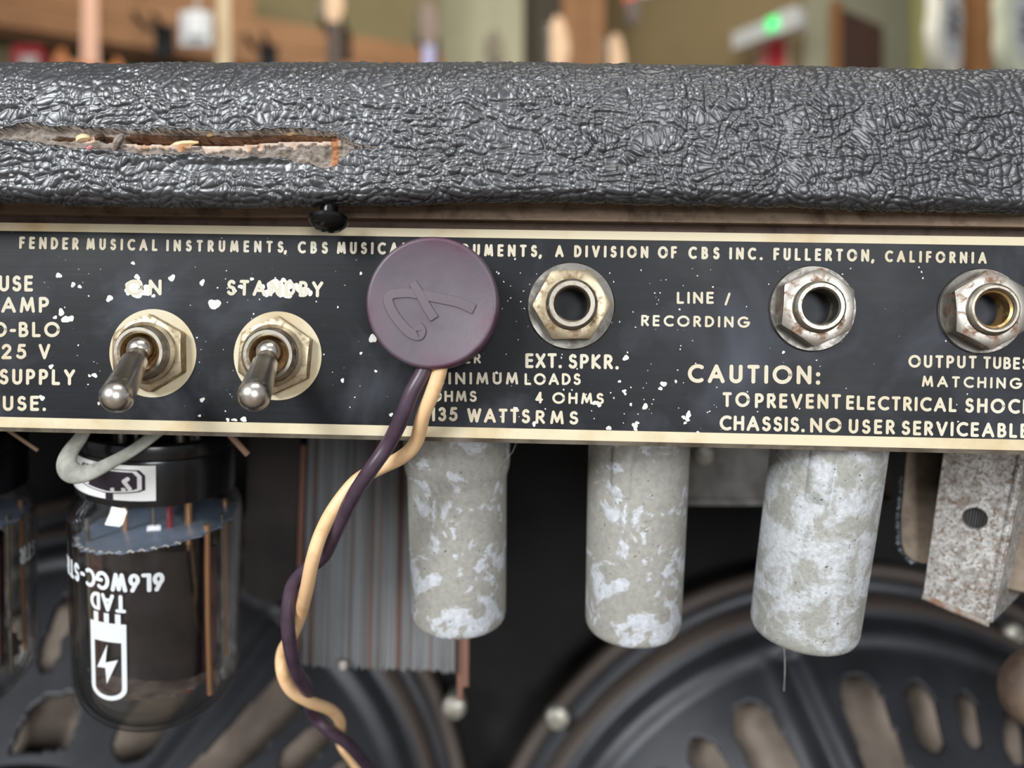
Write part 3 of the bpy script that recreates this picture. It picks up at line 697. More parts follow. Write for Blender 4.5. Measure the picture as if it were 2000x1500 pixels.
# chassis screw under the board
sc = thing('mounting_screw', 'black round-head screw hanging upside down above the word MUSICAL', 'screw', Matrix.Translation(P(642, 430, .1395)) @ Matrix.Rotation(.02, 4, 'Y') @ Matrix.Rotation(-.15, 4, 'X'))
mb = MB(); mb.lathe([(0, -.0021), (.0012, -.0020), (.0024, -.0016), (.0032, -.0009), (.0036, -.0002), (.0035, .0005), (.0029, .0008), (.0014, .0009), (0, .0009)], 40); mb.build('screw_head', M_screwblack, sc)
mb = MB(); mb.lathe([(0, .0008), (.0016, .0008), (.0016, .0065), (0, .0065)], 24); mb.build('shank', M_screwblack, sc)

# ------------------------------------------------------------------ nuts, jacks and switches
def nut(flats, ri, h, m, parent, z0=0, rot=0, name='hex_nut'):
    n = 96; rf = flats/2; mb = MB(); vs = []; rings = 5
    for i in range(n):
        a = 2*PI*i/n; k = ((a - rot) % (PI/3)) - PI/6; R = rf/math.cos(k)
        zc = h-(R-rf*.97)*.45
        for r, z in ((ri, 0), (R, 0), (R, zc), (rf*.96, h), (ri+.0003, h), (ri, h-.0003)): vs.append((r*math.cos(a), r*math.sin(a), z+z0))
    k = 6; fs = [(i*k+j, ((i+1) % n)*k+j, ((i+1) % n)*k+(j+1) % k, i*k+(j+1) % k) for i in range(n) for j in range(k)]
    mb.add(vs, fs); return mb.build(name, m, parent, 25)
def thread(r, z0, z1, pitch=.0006, d=.00022):
    pr = []; z = z0
    while z < z1: pr += [(r, z), (r-d, z+pitch/2)]; z += pitch
    return pr
def jack(label, px, py, rot, washer_r, wm, nm, bm, hole_r, bush_r, nut_h=.0031, bush_h=.0048, inner=None, extra=None):
    t = thing('jack_socket', label, 'jack socket', panel_at(px, py))
    w_ = .0006
    mb = MB(); mb.lathe([(.0047, 0), (washer_r-.0001, 0), (washer_r, .0002), (washer_r-.0002, .0006), (washer_r-.0007, .00055), (.0060, .0004), (.0047, .0004)], 72, closed=True)
    mb.build('washer', wm, t)
    nut(.0127, bush_r-.0002, nut_h, nm, t, .0004, rot)
    mb = MB(); br = bush_r
    mb.lathe([(hole_r, -.014)]+[(hole_r, bush_h-.0004), (hole_r+.0003, bush_h), (br-.0005, bush_h), (br-.0001, bush_h-.0004)]+list(reversed(thread(br, -.002, bush_h-.0006))), 64)
    mb.build('bushing', bm, t)
    mb = MB(); mb.lathe([(0, -.0138), (hole_r, -.0138), (hole_r, -.0142), (0, -.0142)], 32); mb.build('barrel_end', M_hole, t)
    if inner:
        mb = MB(); mb.lathe([(hole_r-.0001, -.0135), (hole_r-.0004, -.013), (hole_r-.0004, bush_h-.0010), (hole_r-.00002, bush_h-.0007)], 48); mb.build('brass_sleeve', inner, t)
        mb = MB(); mb.box((-.0016, .0006, -.004), (.0024, .0016, .006)); mb.build('contact_spring', M_brass, t, 0)
    return t
jack('nickel jack socket with hex nut above the words EXT. SPKR.', 1115, 598, math.radians(2), .0083, M_washer, M_nut, M_bush, .0031, .0047)
jack('rust-flecked jack socket to the right of the word RECORDING', 1586, 603, math.radians(27), .0081, M_washer, M_nut2, M_bush, .00325, .0047)
jack('jack socket with brass-lined hole above OUTPUT TUBES, cut by right edge', 1915, 608, math.radians(33), .0080, M_washer, M_nut2, M_bush, .0035, .0047, nut_h=.0034, inner=M_brass)
def switch(label, px, py, tip, rot):
    t = thing('toggle_switch', label, 'switch', panel_at(px, py), 'toggle switches')
    nut(.0131, .0050, .0026, M_nut, t, .0001, rot)
    mb = MB(); mb.lathe([(.0049, .0008), (.0057, .0024), (.0058, .0034), (.0052, .0038), (.0048, .0036)], 64); mb.build('lock_ring', M_nut, t)
    mb = MB(); mb.lathe([(.0026, .0006), (.0032, .0025), (.0035, .0046), (.0036, .0052), (.0040, .0056), (.0046, .0056), (.0049, .0052)]+list(reversed(thread(.0050, .0, .005))), 64); mb.build('bushing', M_bush, t)
    mb = MB(); mb.lathe([(0, .0005), (.0028, .0006), (.00365, .0051), (.0036, .0053), (.0030, .0020), (0, .0019)], 48); mb.build('bushing_bowl', M_brass, t)
    Mi = t.matrix_world.inverted(); tipw = Mi @ P(*tip); piv = Vector((0.0, 0.0005, .0046))
    mb = MB(); mb.lathe([(.0025*math.sin(PI*i/16)+1e-6, .0025*math.cos(PI*i/16)) for i in range(17)], 40, mat=Matrix.Translation(piv)); mb.build('pivot_ball', M_lever, t, 60)
    ax = (tipw-piv); Lg = ax.length; Rm = Matrix.Translation(piv) @ ax.to_track_quat('Z', 'Y').to_matrix().to_4x4()
    R = .0028; pr = [(.0017, 0.001), (.0018, .0036), (.00185, .0040), (.0023, .0042), (.00225, .0050)]
    for i in range(1, 8): f = i/8; pr.append((.00225+(R-.00225)*f, .005+(Lg-.005)*f))
    for i in range(13): a = PI/2*i/12; pr.append((R*math.cos(a)+1e-6, Lg+R*math.sin(a)))
    mb = MB(); mb.lathe(pr, 48, mat=Rm); mb.build('lever', M_lever, t, 40)
switch('toggle switch below the word ON, lever pointing down left', 299, 690, (229, 774, .1315), math.radians(32))
switch('toggle switch below the word STANDBY, lever pointing down', 542.5, 695, (497, 771, .1315), math.radians(26))

# ------------------------------------------------------------------ round purple plug and its twisted wires
pm = panel_at(843, 591, .0105)
pl = thing('round_plug', 'round dark purple plug with raised script emblem, purple and cream wires hanging', 'plug', pm)
R = .0118
mb = MB(); mb.lathe([(0, .0022), (R-.0012, .0022), (R-.0003, .0026), (R, .0034), (R+.0001, .0090), (R-.00005, .0099), (R-.00025, .0102), (R-.0005, .01035), (R-.0008, .01035), (R-.0012, .01022), (0, .0102)], 96); mb.build('cap', M_purple, pl, 50)
mb = MB(); mb.lathe([(0, -.012), (.003, -.012), (.003, -.001), (.0045, -.001), (.0045, .0023), (0, .0023)], 32); mb.build('plug_shank', M_bush, pl)
pinv = pm.inverted()
def cp_(z): # zoomed crop coordinate -> plug-local xy
    q = pinv @ (PM @ (lambda c: Vector((c[0], -.0104, c[1])))(L2(650+z[0]/2.857, 380+z[1]/2.857, .0104))); return (q.x, q.y)
def smoothpath(pts, n=6):
    out = []; P_ = [Vector(p) for p in pts]
    for i in range(len(P_)-1):
        p0, p1, p2, p3 = P_[max(i-1, 0)], P_[i], P_[i+1], P_[min(i+2, len(P_)-1)]
        for k in range(n):
            t = k/n; out.append(.5*((2*p1)+(p2-p0)*t+(2*p0-5*p1+4*p2-p3)*t*t+(3*p1-p0-3*p2+p3)*t**3))
    out.append(P_[-1]); return out
mb = MB()
def emb(path, wd, z):
    pts = smoothpath([Vector((*cp_(q), 0)) for q in path]); N = len(pts); vs = []; fs = []
    T = [(pts[min(i+1, N-1)]-pts[max(i-1, 0)]).normalized() for i in range(N)]
    K = 8
    for i in range(N):
        q = Vector((-T[i].y, T[i].x, 0)); wv = wd[0]+(wd[1]-wd[0])*i/(N-1)
        b = len(vs)
        for o_, zz in ((1.12, .0100), (1.0, z), (.94, z+.00004), (-.94, z+.00004), (-1.0, z), (-1.12, .0100)):
            vs.append(tuple(pts[i]+q*wv*o_+Vector((0, 0, zz))))
    fs = [(i*6+j, i*6+j+1, i*6+6+j+1, i*6+6+j) for i in range(N-1) for j in (1, 2, 3)]
    mb.add(vs, fs)
    mb.add(vs, [(i*6+j, i*6+j+1, i*6+6+j+1, i*6+6+j) for i in range(N-1) for j in (0, 4)]+[tuple(range(6)), tuple((N-1)*6+j for j in range(6))], 1)
emb([(352, 552), (420, 548), (490, 558), (600, 580), (700, 602), (788, 640)], (.00082, .00090), .0104)
emb([(356, 551), (322, 560), (308, 590), (330, 650), (375, 715), (430, 770), (478, 786), (492, 758), (470, 732)], (.00084, .0009), .01043)
emb([(445, 492), (480, 545), (520, 620), (566, 692)], (.00072, .00085), .01046)
mb.build('emblem', [simple('purple_emblem', srgb(90, 79, 86), .42), simple('purple_emblem_edge', srgb(52, 32, 34), .5)], pl, 30)
def wire(name, px, m, r0, label=None):
    pts = smoothpath([P(*q) for q in px], 8); mb = MB(); mb.tube([pinv @ q for q in pts], r0, 20); mb.build(name, m, pl, 60)
# (px, py, distance)
wire('purple_wire', [(838, 700, .1385), (825, 730, .1385), (804, 768, .1385), (784, 817, .1395), (758, 868, .142), (722, 920, .1425), (690, 970, .146), (656, 1036, .150), (632, 1085, .154), (595, 1115, .157), (570, 1148, .158), (562, 1205, .158), (567, 1264, .160), (581, 1316, .166), (600, 1352, .175), (612, 1396, .186), (640, 1425, .188), (677, 1452, .192), (708, 1486, .198), (740, 1530, .205), (770, 1600, .215)], M_purplewire, .00145)
wire('cream_wire', [(862, 700, .1385), (857, 730, .1385), (844, 768, .139), (826, 812, .141), (813, 862, .145), (786, 892, .147), (740, 915, .149), (696, 940, .149), (655, 990, .148), (628, 1040, .1485), (611, 1092, .149), (600, 1146, .153), (588, 1196, .160), (572, 1238, .166), (552, 1274, .170), (552, 1314, .170), (569, 1348, .172), (604, 1370, .176), (645, 1386, .183), (664, 1408, .190), (664, 1440, .200), (672, 1462, .202), (690, 1486, .205), (716, 1530, .210), (745, 1600, .22)], M_creamwire, .00138)

# ------------------------------------------------------------------ hanging tube shields
def axis_frame(top, bot, spin=0.0):
    a = (top-bot); zax = a.normalized(); xax = Vector((1, 0, 0)); xax = (xax-zax*xax.dot(zax)).normalized(); yax = zax.cross(xax)
    Mx = Matrix(((xax.x, yax.x, zax.x, top.x), (xax.y, yax.y, zax.y, top.y), (xax.z, yax.z, zax.z, top.z), (0, 0, 0, 1)))
    return Mx @ Matrix.Rotation(spin, 4, 'Z'), a.length
def can(label, tx, ty, td, bx, by, bd, r, m, flare=False, spin=0):
    Mx, L = axis_frame(P(tx, ty, td), P(bx, by, bd))
    t = thing('tube_shield', label, 'tube shield', Mx, 'metal tube shields under the panel')
    n = 72; pr = [(r*.99, .003)] if not flare else [(r*1.07, .003), (r*1.07, -.0055), (r*1.055, -.0068), (r*1.01, -.0085)]
    pr += [(r, -.01), (r*.998, -L*.5), (r*.99, -L+.0022), (r*.975, -L+.0012), (r*.94, -L+.0004), (r*.88, -L), (r*.35, -L), (r*.34, -L+.001), (r*.9, -L+.0012), (r*.93, -.02), (r*.93, .003)]
    mb = MB(); mb.lathe(pr, n, closed=True); mb.build('shell', m, t, 40)
    # bayonet tab pressed out at the left front, with a drawn groove
    a0 = -PI/2-.72; mb = MB(); vs = []; fs = []; NA, NZ = 8, 12
    for i in range(NA+1):
        for j in range(NZ+1):
            u, v = i/NA, j/NZ; e = min(1, 4*u, 4*(1-u), 5*(1-v)); rr = r*1.0-.0002+.00075*max(e, 0)**.5
            a = a0+.46*u; zz = .002-.0125*v; vs.append((rr*math.cos(a), rr*math.sin(a), zz))
    fs = [(i*(NZ+1)+j, (i+1)*(NZ+1)+j, (i+1)*(NZ+1)+j+1, i*(NZ+1)+j+1) for i in range(NA) for j in range(NZ)]
    mb.add(vs, fs); mb.build('bayonet_tab', m, t, 60)
    mb = MB(); mb.lathe([(r*.75, .0042), (r*.98, .0042), (r*1.0, .0036), (r*.98, .003), (r*.75, .003)], 48, closed=True); mb.build('socket_ring', simple('shiny_ring', srgb(210, 208, 204), .2, 1.0), t)
    return t
can('corroded grey tube shield directly right of the twisted wires', 892, 852, .171, 896, 1207, .1795, .0111, M_can1, True)
can('corroded grey tube shield in the middle of the row of three', 1248, 858, .168, 1236, 1222, .1775, .0110, M_can1)
can('paler crusted tube shield leaning left, rightmost of the row of three', 1620, 862, .1575, 1569, 1232, .1665, .0113, M_can2)

# ------------------------------------------------------------------ power tubes
def power_tube(label, top, bot, spin):
    Mx, L = axis_frame(P(*top), P(*bot), 0)
    t = thing('power_tube', label, 'vacuum tube', Mx, 'glass power tubes')
    rb, rg = .0172, .0190; zb = -.0160
    mb = MB(); mb.lathe([(0, -.0065), (.0138, -.0065), (.0143, -.0034), (.0148, -.0026), (.0162, -.0022), (.0169, -.0027), (.0172, -.0038), (.0172, -.0056), (.01685, -.0060), (.0170, -.0064), (.0172, zb), (.0150, zb-.0005), (.0, zb-.0005)], 96); b = mb.build('base', M_bake, t)
    for k in range(8):
        a = 2*PI*k/8+.2; mb = MB(); mb.lathe([(0, .006), (.0009, .0057), (.0012, .005), (.0012, -.0066), (0, -.0066)], 12, mat=Matrix.Translation((.0088*math.cos(a), .0088*math.sin(a), 0))); mb.build('pin', M_bush, b)
    mb = MB(); mb.lathe([(0, .009), (.0032, .0088), (.0039, .008), (.0039, -.0066), (0, -.0066)], 24); mb.build('locating_spigot', M_bake, b)
    out = [(.0160, zb-.0004), (.0166, zb-.0016), (.0180, zb-.0034), (.0188, zb-.0052), (rg, zb-.008), (rg, -L+.0145)]
    for i in range(1, 13): a = PI/2*i/12; out.append((rg*math.cos(a)**.8+1e-5 if i < 12 else 1e-5, -L+.0145-.0145*math.sin(a)))
    inn = [(max(r-.0008, 1e-5), z+(.0008 if z < -L+.012 else 0)) for r, z in reversed(out)]
    mb = MB(); mb.lathe(out+inn, 96, closed=True); g = mb.build('glass_envelope', M_glass, t, 60)
    def mica(z, r, tilt, m):
        mb = MB(); n = 60; vs = []
        for zz in (z, z-.0004):
            for i in range(n): a = 2*PI*i/n; rr = r*(1 if i % 3 else 1.05); vs.append((rr*math.cos(a), rr*math.sin(a), zz+tilt*rr*math.cos(a)))
        mb.add(vs, [tuple(range(n)), tuple(range(2*n-1, n-1, -1))]+[(i, (i+1) % n, (i+1) % n+n, i+n) for i in range(n)]); mb.build('mica_disc', m, t, 0)
    mica(-.0262, .0172, .16, M_getter); mica(-L+.0135, .0150, 0, M_micadark)
    mb = MB(); n_ = 14
    for i in range(n_):     # curled white mica teeth round the left front of the upper disc
        a = -PI/2-1.15+1.9*i/n_; q = Vector((.0173*math.cos(a), .0173*math.sin(a), -.0262+.16*.0173*math.cos(a)))
        mb.tube([q+Vector((0, 0, -.0002)), q+Vector((.0006, -.0002, .0003)), q+Vector((.0013, .0, -.0001))], .00028, 6)
    mb.build('mica_teeth', M_mica, t, 40)['kind'] = 'stuff'
    mb = MB(); pts = []
    for i in range(40):
        a = 2*PI*i/40; pts.append((.0118*abs(math.cos(a))**.7*(1 if math.cos(a) > 0 else -1), .0080*abs(math.sin(a))**.55*(1 if math.sin(a) > 0 else -1)))
    n = 40; z0, z1 = -.0300, -L+.0135
    vs = [(p[0], p[1], z) for z in (z0, z1) for p in pts]; mb.add(vs, [(i, (i+1) % n, (i+1) % n+n, i+n) for i in range(n)]+[tuple(range(n)), tuple(range(2*n-1, n-1, -1))])
    mb.build('anode', M_anode, t, 30)
    for sx in (-1, 1): mb = MB(); mb.box((sx*.0128, -.002, (z0+z1)/2), (.0036, .0010, z0-z1)); mb.build('anode_fin', simple('maroon_fin', srgb(96, 60, 60), .4, .5, srgb(60, 44, 46), 120), t, 0)
    for (x, y, r, m) in ((.0146, -.0078, .0007, M_copper), (.0155, -.001, .0004, M_bush), (-.0118, -.0094, .0005, M_bush), (.0125, .009, .0005, M_copper)):
        mb = MB(); mb.tube([(x, y, -.0225), (x+.0004, y, -.045), (x+.001, y, -L+.011)], r, 10); mb.build('support_rod', m, t)
    for (x, y, r, m, zz) in ((-.0058, -.004, .0006, M_copper, -.030), (.0012, -.005, .0004, M_bush, -.030), (.0045, -.004, .0007, M_red, -.026), (.0080, -.002, .0009, M_copper, -.030)):
        mb = MB(); mb.tube([(x, y, -.0166), (x, y, zz)], r, 10); mb.build('lead_wire', m, t)
    mb = MB(); mb.lathe([(.0060, -.0005), (.0063, 0), (.0060, .0005), (.0057, 0)], 40, closed=True, mat=Matrix.Translation((0, -.0002, -L+.0085))); mb.build('getter_ring', M_copper, t)
    mb = MB(); mb.box((.004, -.003, -L+.0100), (.011, .004, .0018)); mb.build('red_sleeve', M_red, t, 0)
    # printing: local angle phi measured from the lens-facing side, positive to the right; text is upside down
    Rp = rg+.00005
    def pm_(phi0, zc, up):      # x runs right->left, y runs downwards (180 degree turned)
        def f(x, y, l):
            a = -PI/2+.44+phi0+spin-x/Rp; return ((Rp+l)*math.cos(a), (Rp+l)*math.sin(a), zc-y)
        return f
    S_ = .187/F
    mb = MB(); word(mb, '6L6WGC-STR', None, .0268, .0044, .0009, pm_(.045, -.0303, 0), squeeze=None); mb.build('printed_marking', M_white, t, 0, fix=False)
    mb = MB(); word(mb, 'TAD', None, .0084, .0042, .00085, pm_(-.36, -.0354, 0)); mb.build('printed_maker_mark', M_white, t, 0, fix=False)
    mb = MB(); f = pm_(-.36, -.0354, 0)
    def patch(x0, x1, y0, y1, l=1e-6, n=8): # x in metres from start, y downwards positive
        vs = [f(x0+(x1-x0)*i/n, yy, l) for yy in (y0, y1) for i in range(n+1)]; mb.add(vs, [(i, i+1, n+2+i, n+1+i) for i in range(n)])
    for x in (.0012, .0038, .0064): patch(x, x+.0012, .0046, .0071)
    patch(.0, .0086, .0069, .0114)
    lift = [3]; wd = .0011
    ribbon(mb, [(.00055, .0108), (.00055, .0225)]+arc(.0043, .0225, .00375, .0026, 180, 0, 14)[1:]+[(.00805, .0108)], wd, f, lift)
    bolt = [(.0043, .0120), (.0070, .0180), (.0049, .0178), (.0046, .0217), (.0019, .0155), (.0048, .0165)]
    mb.add([f(x, y, 3e-6) for x, y in bolt], [(0, 1, 2, 5), (2, 3, 4, 5)]); mb.build('printed_tube_symbol', M_white, t, 0, fix=False)
    # wrap-round sticker on the base
    mb = MB(); Rb = rb+.00012
    def sb(phi, z, l=0): a = -PI/2+.44+phi; return ((Rb+l)*math.cos(a), (Rb+l)*math.sin(a), z)
    def band(p0, p1, z0, z1, l, m, n=18):
        vs = [sb(p0+(p1-p0)*i/n, zz, l) for zz in (z0, z1) for i in range(n+1)]; mb.add(vs, [(i, i+1, n+2+i, n+1+i) for i in range(n)], m)
    band(-1.75, -.04, -.0066, -.0145, 0, 0)
    def poly(pts, l, m): mb.add([sb(a, z, l) for a, z in pts], [tuple(range(len(pts)))], m)
    n = 14
    def shape(sc, l, m):   # six-sided emblem, subdivided along phi
        c = -.62; zc = -.0105; hw = .44*sc; top = .0026*sc; bt = -.0026*sc; vs = []
        for i in range(n+1):
            u = i/n*2-1; a = c+hw*u; e = min(1, (1-abs(u))*4+.55); vs += [sb(a, zc+top*e+.0002, l), sb(a, zc+bt*(.55+.45*(1-abs(u))**.5), l)]
        mb.add(vs, [(2*i, 2*i+1, 2*i+3, 2*i+2) for i in range(n)], m)
    shape(1.05, 2e-5, 1); shape(.96, 4e-5, 0); shape(.84, 6e-5, 1)
    lift = [0]; g_ = lambda x, y, l: sb(-x/Rb, y-.0010, 8e-5+l)
    ribbon(mb, [(.0062, -.0086), (.0070, -.0092), (.0064, -.0100), (.0058, -.0108)], .0009, g_, lift, 0)
    ribbon(mb, [(.0168, -.0086), (.0158, -.0094), (.0166, -.0098), (.0160, -.0106)], .0008, g_, lift, 0)
    ribbon(mb, [(.0070, -.0110), (.0096, -.0112)], .0008, g_, lift, 0)
    band(-.64, -.54, -.0130, -.0147, 1e-4, 1, 4)
    mb.build('sticker', [simple('sticker_white', srgb(226, 226, 224), .4), simple('sticker_ink', srgb(38, 32, 42), .35)], t, 60, fix=False)
    return t
power_tube('glass power tube with white sticker and upside-down print, below the ON switch', (308, 812, .178), (311, 1388, .1925), 0)
power_tube('glass power tube cut off by the left edge of the photo', (-112, 812, .180), (-100, 1375, .1935), 2.4)

# retaining loop over the base, and thin clip wires
t = thing('retainer_loop', 'grey flattened spring loop slanting over the base of the sticker tube', 'retainer clip')
pts = smoothpath([P(*q) for q in ((186, 800, .1575), (160, 850, .1575), (136, 885, .157), (131, 910, .1565), (146, 925, .156), (178, 922, .156), (220, 902, .1565), (262, 878, .158), (310, 842, .160), (345, 808, .161))], 8)
rr = [.0013+.0009*math.exp(-((i-28)/14)**2) for i in range(len(pts))]
mb = MB(); mb.tube([q for q in pts], rr, 16, flat=.45); mb.build('loop_band', M_clip, t, 60)
def stick(label, pts, r):
    mb = MB(); mb.tube([P(*q) for q in pts], r, 10); tag(mb.build('clip_wire', simple('tan_wire', srgb(150, 122, 98), .5)), label, 'wire')
stick('thin tan wire end poking out right of the sticker tube base', ((430, 825, .165), (455, 856, .165), (484, 888, .166)), .0007)
stick('thin tan wire end below the panel at far left', ((-10, 822, .165), (30, 850, .165), (74, 880, .166)), .0004)

# ------------------------------------------------------------------ laminated transformer behind the wires
tf = thing('output_transformer', 'large dark transformer with upright steel laminations behind the twisted wires', 'transformer', Matrix.Translation(P(740, 1080, .222)) @ Matrix.Rotation(-.12, 4, 'X'))
KX = .222/F
mb = MB(); n = 72; wdt = 298*KX
for i in range(n):
    x = -wdt/2+wdt*(i+.5)/n; j = random.uniform(0, .0007); top = .036; bt = -.0325+.0012*random.random()-(i/n)*.0018
    mb.box((x, .02+j, (top+bt)/2), (wdt/n*.80, .036, top-bt), 1 if (i in (3, 4, 44, 45, 51, 60) or random.random() < .06) else 0)
o = mb.build('laminations', [M_lam, M_lamrust], tf, 0); o['kind'] = 'stuff'
mb = MB(); mb.box((0, .021, 0), (wdt*.99, .034, .064)); mb.build('core_block', M_lamrust, tf, 0)
for sgn, w2, cx in ((-1, 104, 522), (1, 40, 905)):
    x0 = (cx-740)*KX; ww = w2*KX/2; mb = MB(); pts = [(-ww, .04), (-ww, -.010)]
    z1 = -(1174-1080)*KX if sgn < 0 else -.0290; rr_ = min(ww*.8, .006)
    if sgn < 0:
        pts = [(-ww, .04), (-ww, z1+rr_)]+[(-ww+rr_-rr_*math.cos(a), z1+rr_-rr_*math.sin(a)) for a in np.linspace(.2, PI/2, 6)]+[(ww, z1), (ww, .04)]
        mb.prism([(x0+p[0], p[1]) for p in pts], .003, .036); mb.build('end_bell', M_bell, tf, 30)
    else:
        for xx in (-.35, .2): mb = MB(); mb.box((x0+ww*xx, .006, -.0335+.004*(xx > 0)), (.0016, .002, .018)); mb.build('copper_strap', simple('copper_tape', srgb(120, 84, 68), .6, .2), tf, 0)
mb = MB(); mb.box(((588-740)*KX, -.0006, .0), (.0014, .0012, .062)); mb.build('copper_edge', simple('copper_edge', srgb(120, 84, 70), .6, .2), tf, 0)
mb = MB(); mb.lathe([(0, -.0015), (.0011, -.0012), (.0015, 0), (.0013, .0012), (0, .0014)], 16, mat=Matrix.Translation(((676-740)*KX, -.0003, -.0312))); mb.build('rivet', M_bolt, tf)
# grey cover rail between the shields
rl = thing('capacitor_cover', 'mottled grey sheet metal cover behind the second and third shields', 'cover', Matrix.Translation(P(1520, 915, .225)))
mb = MB(); mb.box((.0, .012, .002), (.0660, .024, .0250)); mb.box((0, -.0006, -.0098), (.0664, .0012, .0018)); mb.build('cover_shell', M_greymet, rl, 0)
mb = MB(); mb.lathe([(0, -.001), (.0025, -.0008), (.0028, .0005), (0, .001)], 20, mat=Matrix.Translation((-.022, -.001, .004)) @ Matrix.Rotation(PI/2, 4, 'X')); mb.build('cover_screw', M_bolt, rl)

# ------------------------------------------------------------------ small transformer with punched steel bracket at right
TL, TR, BL, BR = P(1852, 845, .1695), P(2003, 850, .1635), P(1806, 1163, .1785), P(1929, 1213, .1715)
ck = thing('small_transformer', 'rust-speckled steel-strapped transformer with one round hole, under the right jack', 'transformer', Matrix.Translation(BL))
u_, v_ = BR-BL, TL-BL; nn = u_.cross(v_).normalized()
if nn.y < 0: nn = -nn      # away from the lens
def CK(a, b, c=0.0):       # a along the width, b up, c metres back
    base = BL + u_*a + v_*b + (TR-TL-u_)*a*b; return base + nn*c - BL
mb = MB(); n = 40; hc = (.548, .53); 
uw, vh = u_.length, v_.length; hr = 21*.172/F
ring = [(hc[0]+hr/uw*math.cos(2*PI*i/n), hc[1]+hr/vh*math.sin(2*PI*i/n)) for i in range(n)]
def sq(i):
    a = 2*PI*i/n; c, s = math.cos(a), math.sin(a)
    tx_ = ((1-hc[0]) if c > 0 else hc[0])/abs(c) if abs(c) > 1e-6 else 99; ty_ = ((1-hc[1]) if s > 0 else hc[1])/abs(s) if abs(s) > 1e-6 else 99
    t_ = min(tx_, ty_); return (hc[0]+c*t_, hc[1]+s*t_)
outer = [sq(i) for i in range(n)]
th = .0011
vs = [CK(*q) for q in ring]+[CK(*q) for q in outer]+[CK(*q, th) for q in ring]+[CK(*q, th) for q in outer]
fs = []
for i in range(n):
    j = (i+1) % n; fs += [(i, j, n+j, n+i), (2*n+j, 2*n+i, 3*n+i, 3*n+j), (i, 2*n+i, 2*n+j, j)]
mb.add(vs, fs)
def slab(a0, a1, b0, b1, c0, c1, m=0):
    vs = [CK(a, b, c) for c in (c0, c1) for (a, b) in ((a0, b0), (a1, b0), (a1, b1), (a0, b1))]
    mb.add(vs, [(0,1,2,3),(7,6,5,4),(0,4,5,1),(1,5,6,2),(2,6,7,3),(3,7,4,0)], m)
slab(-.02, .03, -.0, 1, -.0001, .022); slab(.965, 1.02, -.015, 1, -.0002, .022); slab(-.035, 1.03, -.025, .0, -.0003, .0014)
mb.build('steel_strap', M_zinc, ck, 20)
e0, e1, f0, f1_ = BR-BL, TR-BL, P(1984, 1158, .1885)-BL, P(2062, 850, .181)-BL
sd = (f0-e0).cross(e1-e0).normalized()*.0009
mb = MB(); vs = [e0, f0, f1_, e1]; mb.add(vs+[q+sd for q in vs], [(0,1,2,3),(7,6,5,4),(0,4,5,1),(1,5,6,2),(2,6,7,3),(3,7,4,0)]); mb.tube([e0, e1], .0007, 10)
mb.build('strap_side', M_zinc, ck, 30)
mb = MB(); mb.tube([CK(-.03, -.008), CK(.5, -.014), CK(1.02, -.012)], .0008, 10); mb.build('rolled_edge', simple('rusty_edge', srgb(128, 96, 76), .6, .3, srgb(150, 144, 136), 500), ck)
mb = MB(); N_ = 22
for i in range(N_): slab(.04+.92*i/N_, .04+.92*(i+.7)/N_, .02, .99, .0016+.0002*(i % 2), .0215)
o = mb.build('core_laminations', simple('core_grey', srgb(74, 72, 72), .6, .3), ck, 0); o['kind'] = 'stuff'
def coil(poly, d0, d1, nm):
    mb = MB(); k = len(poly); vs = [P(x, y, d)-BL for d in (d0, d1) for x, y in poly]
    cx = sum(p[0] for p in poly)/k; cy = sum(p[1] for p in poly)/k
    front = [P(cx+(x-cx)*.93, cy+(y-cy)*.97, d0-.0012)-BL for x, y in poly]; b = vs+front
    fs = [tuple(range(2*k, 3*k))]+[(i, (i+1) % k, 2*k+(i+1) % k, 2*k+i) for i in range(k)]+[(i, i+k, (i+1) % k+k, (i+1) % k) for i in range(k)]+[tuple(range(2*k-1, k-1, -1))]
    mb.add(b, fs); return mb.build(nm, M_paper, ck, 50)
coil([(1853, 845), (1775, 850), (1768, 900), (1758, 1010), (1759, 1062), (1766, 1082), (1780, 1096), (1800, 1102), (1835, 1106)], .181, .205, 'coil_winding')
coil([(2120, 850), (2120, 1175), (1990, 1158), (1962, 1152), (1975, 1000), (1990, 850)], .177, .205, 'coil_winding')
mb = MB()
for i in range(150):
    y = random.uniform(930, 1100); x = np.interp(y, [900, 1010, 1062, 1082, 1100], [1768, 1757, 1757, 1764, 1785]); L = random.uniform(2, 10)
    a = P(x+3, y, .1808)-BL; b = P(x-L*.8, y+random.uniform(-5, 7), .1805)-BL; mb.tube([a, (a+b)/2+Vector((0, 0, random.uniform(-1, 1)*2e-4)), b], .00004, 3, caps=False)
o = mb.build('lint_fuzz', simple('lint', srgb(150, 160, 172), .9), ck, 0); o['kind'] = 'stuff'
mb = MB(); mb.lathe([(0, -.001), (.004, -.0008), (.0048, .0006), (0, .0012)], 24, mat=Matrix.Translation(P(1925, 872, .163)-BL)); mb.build('strap_bolt', M_bolt, ck)

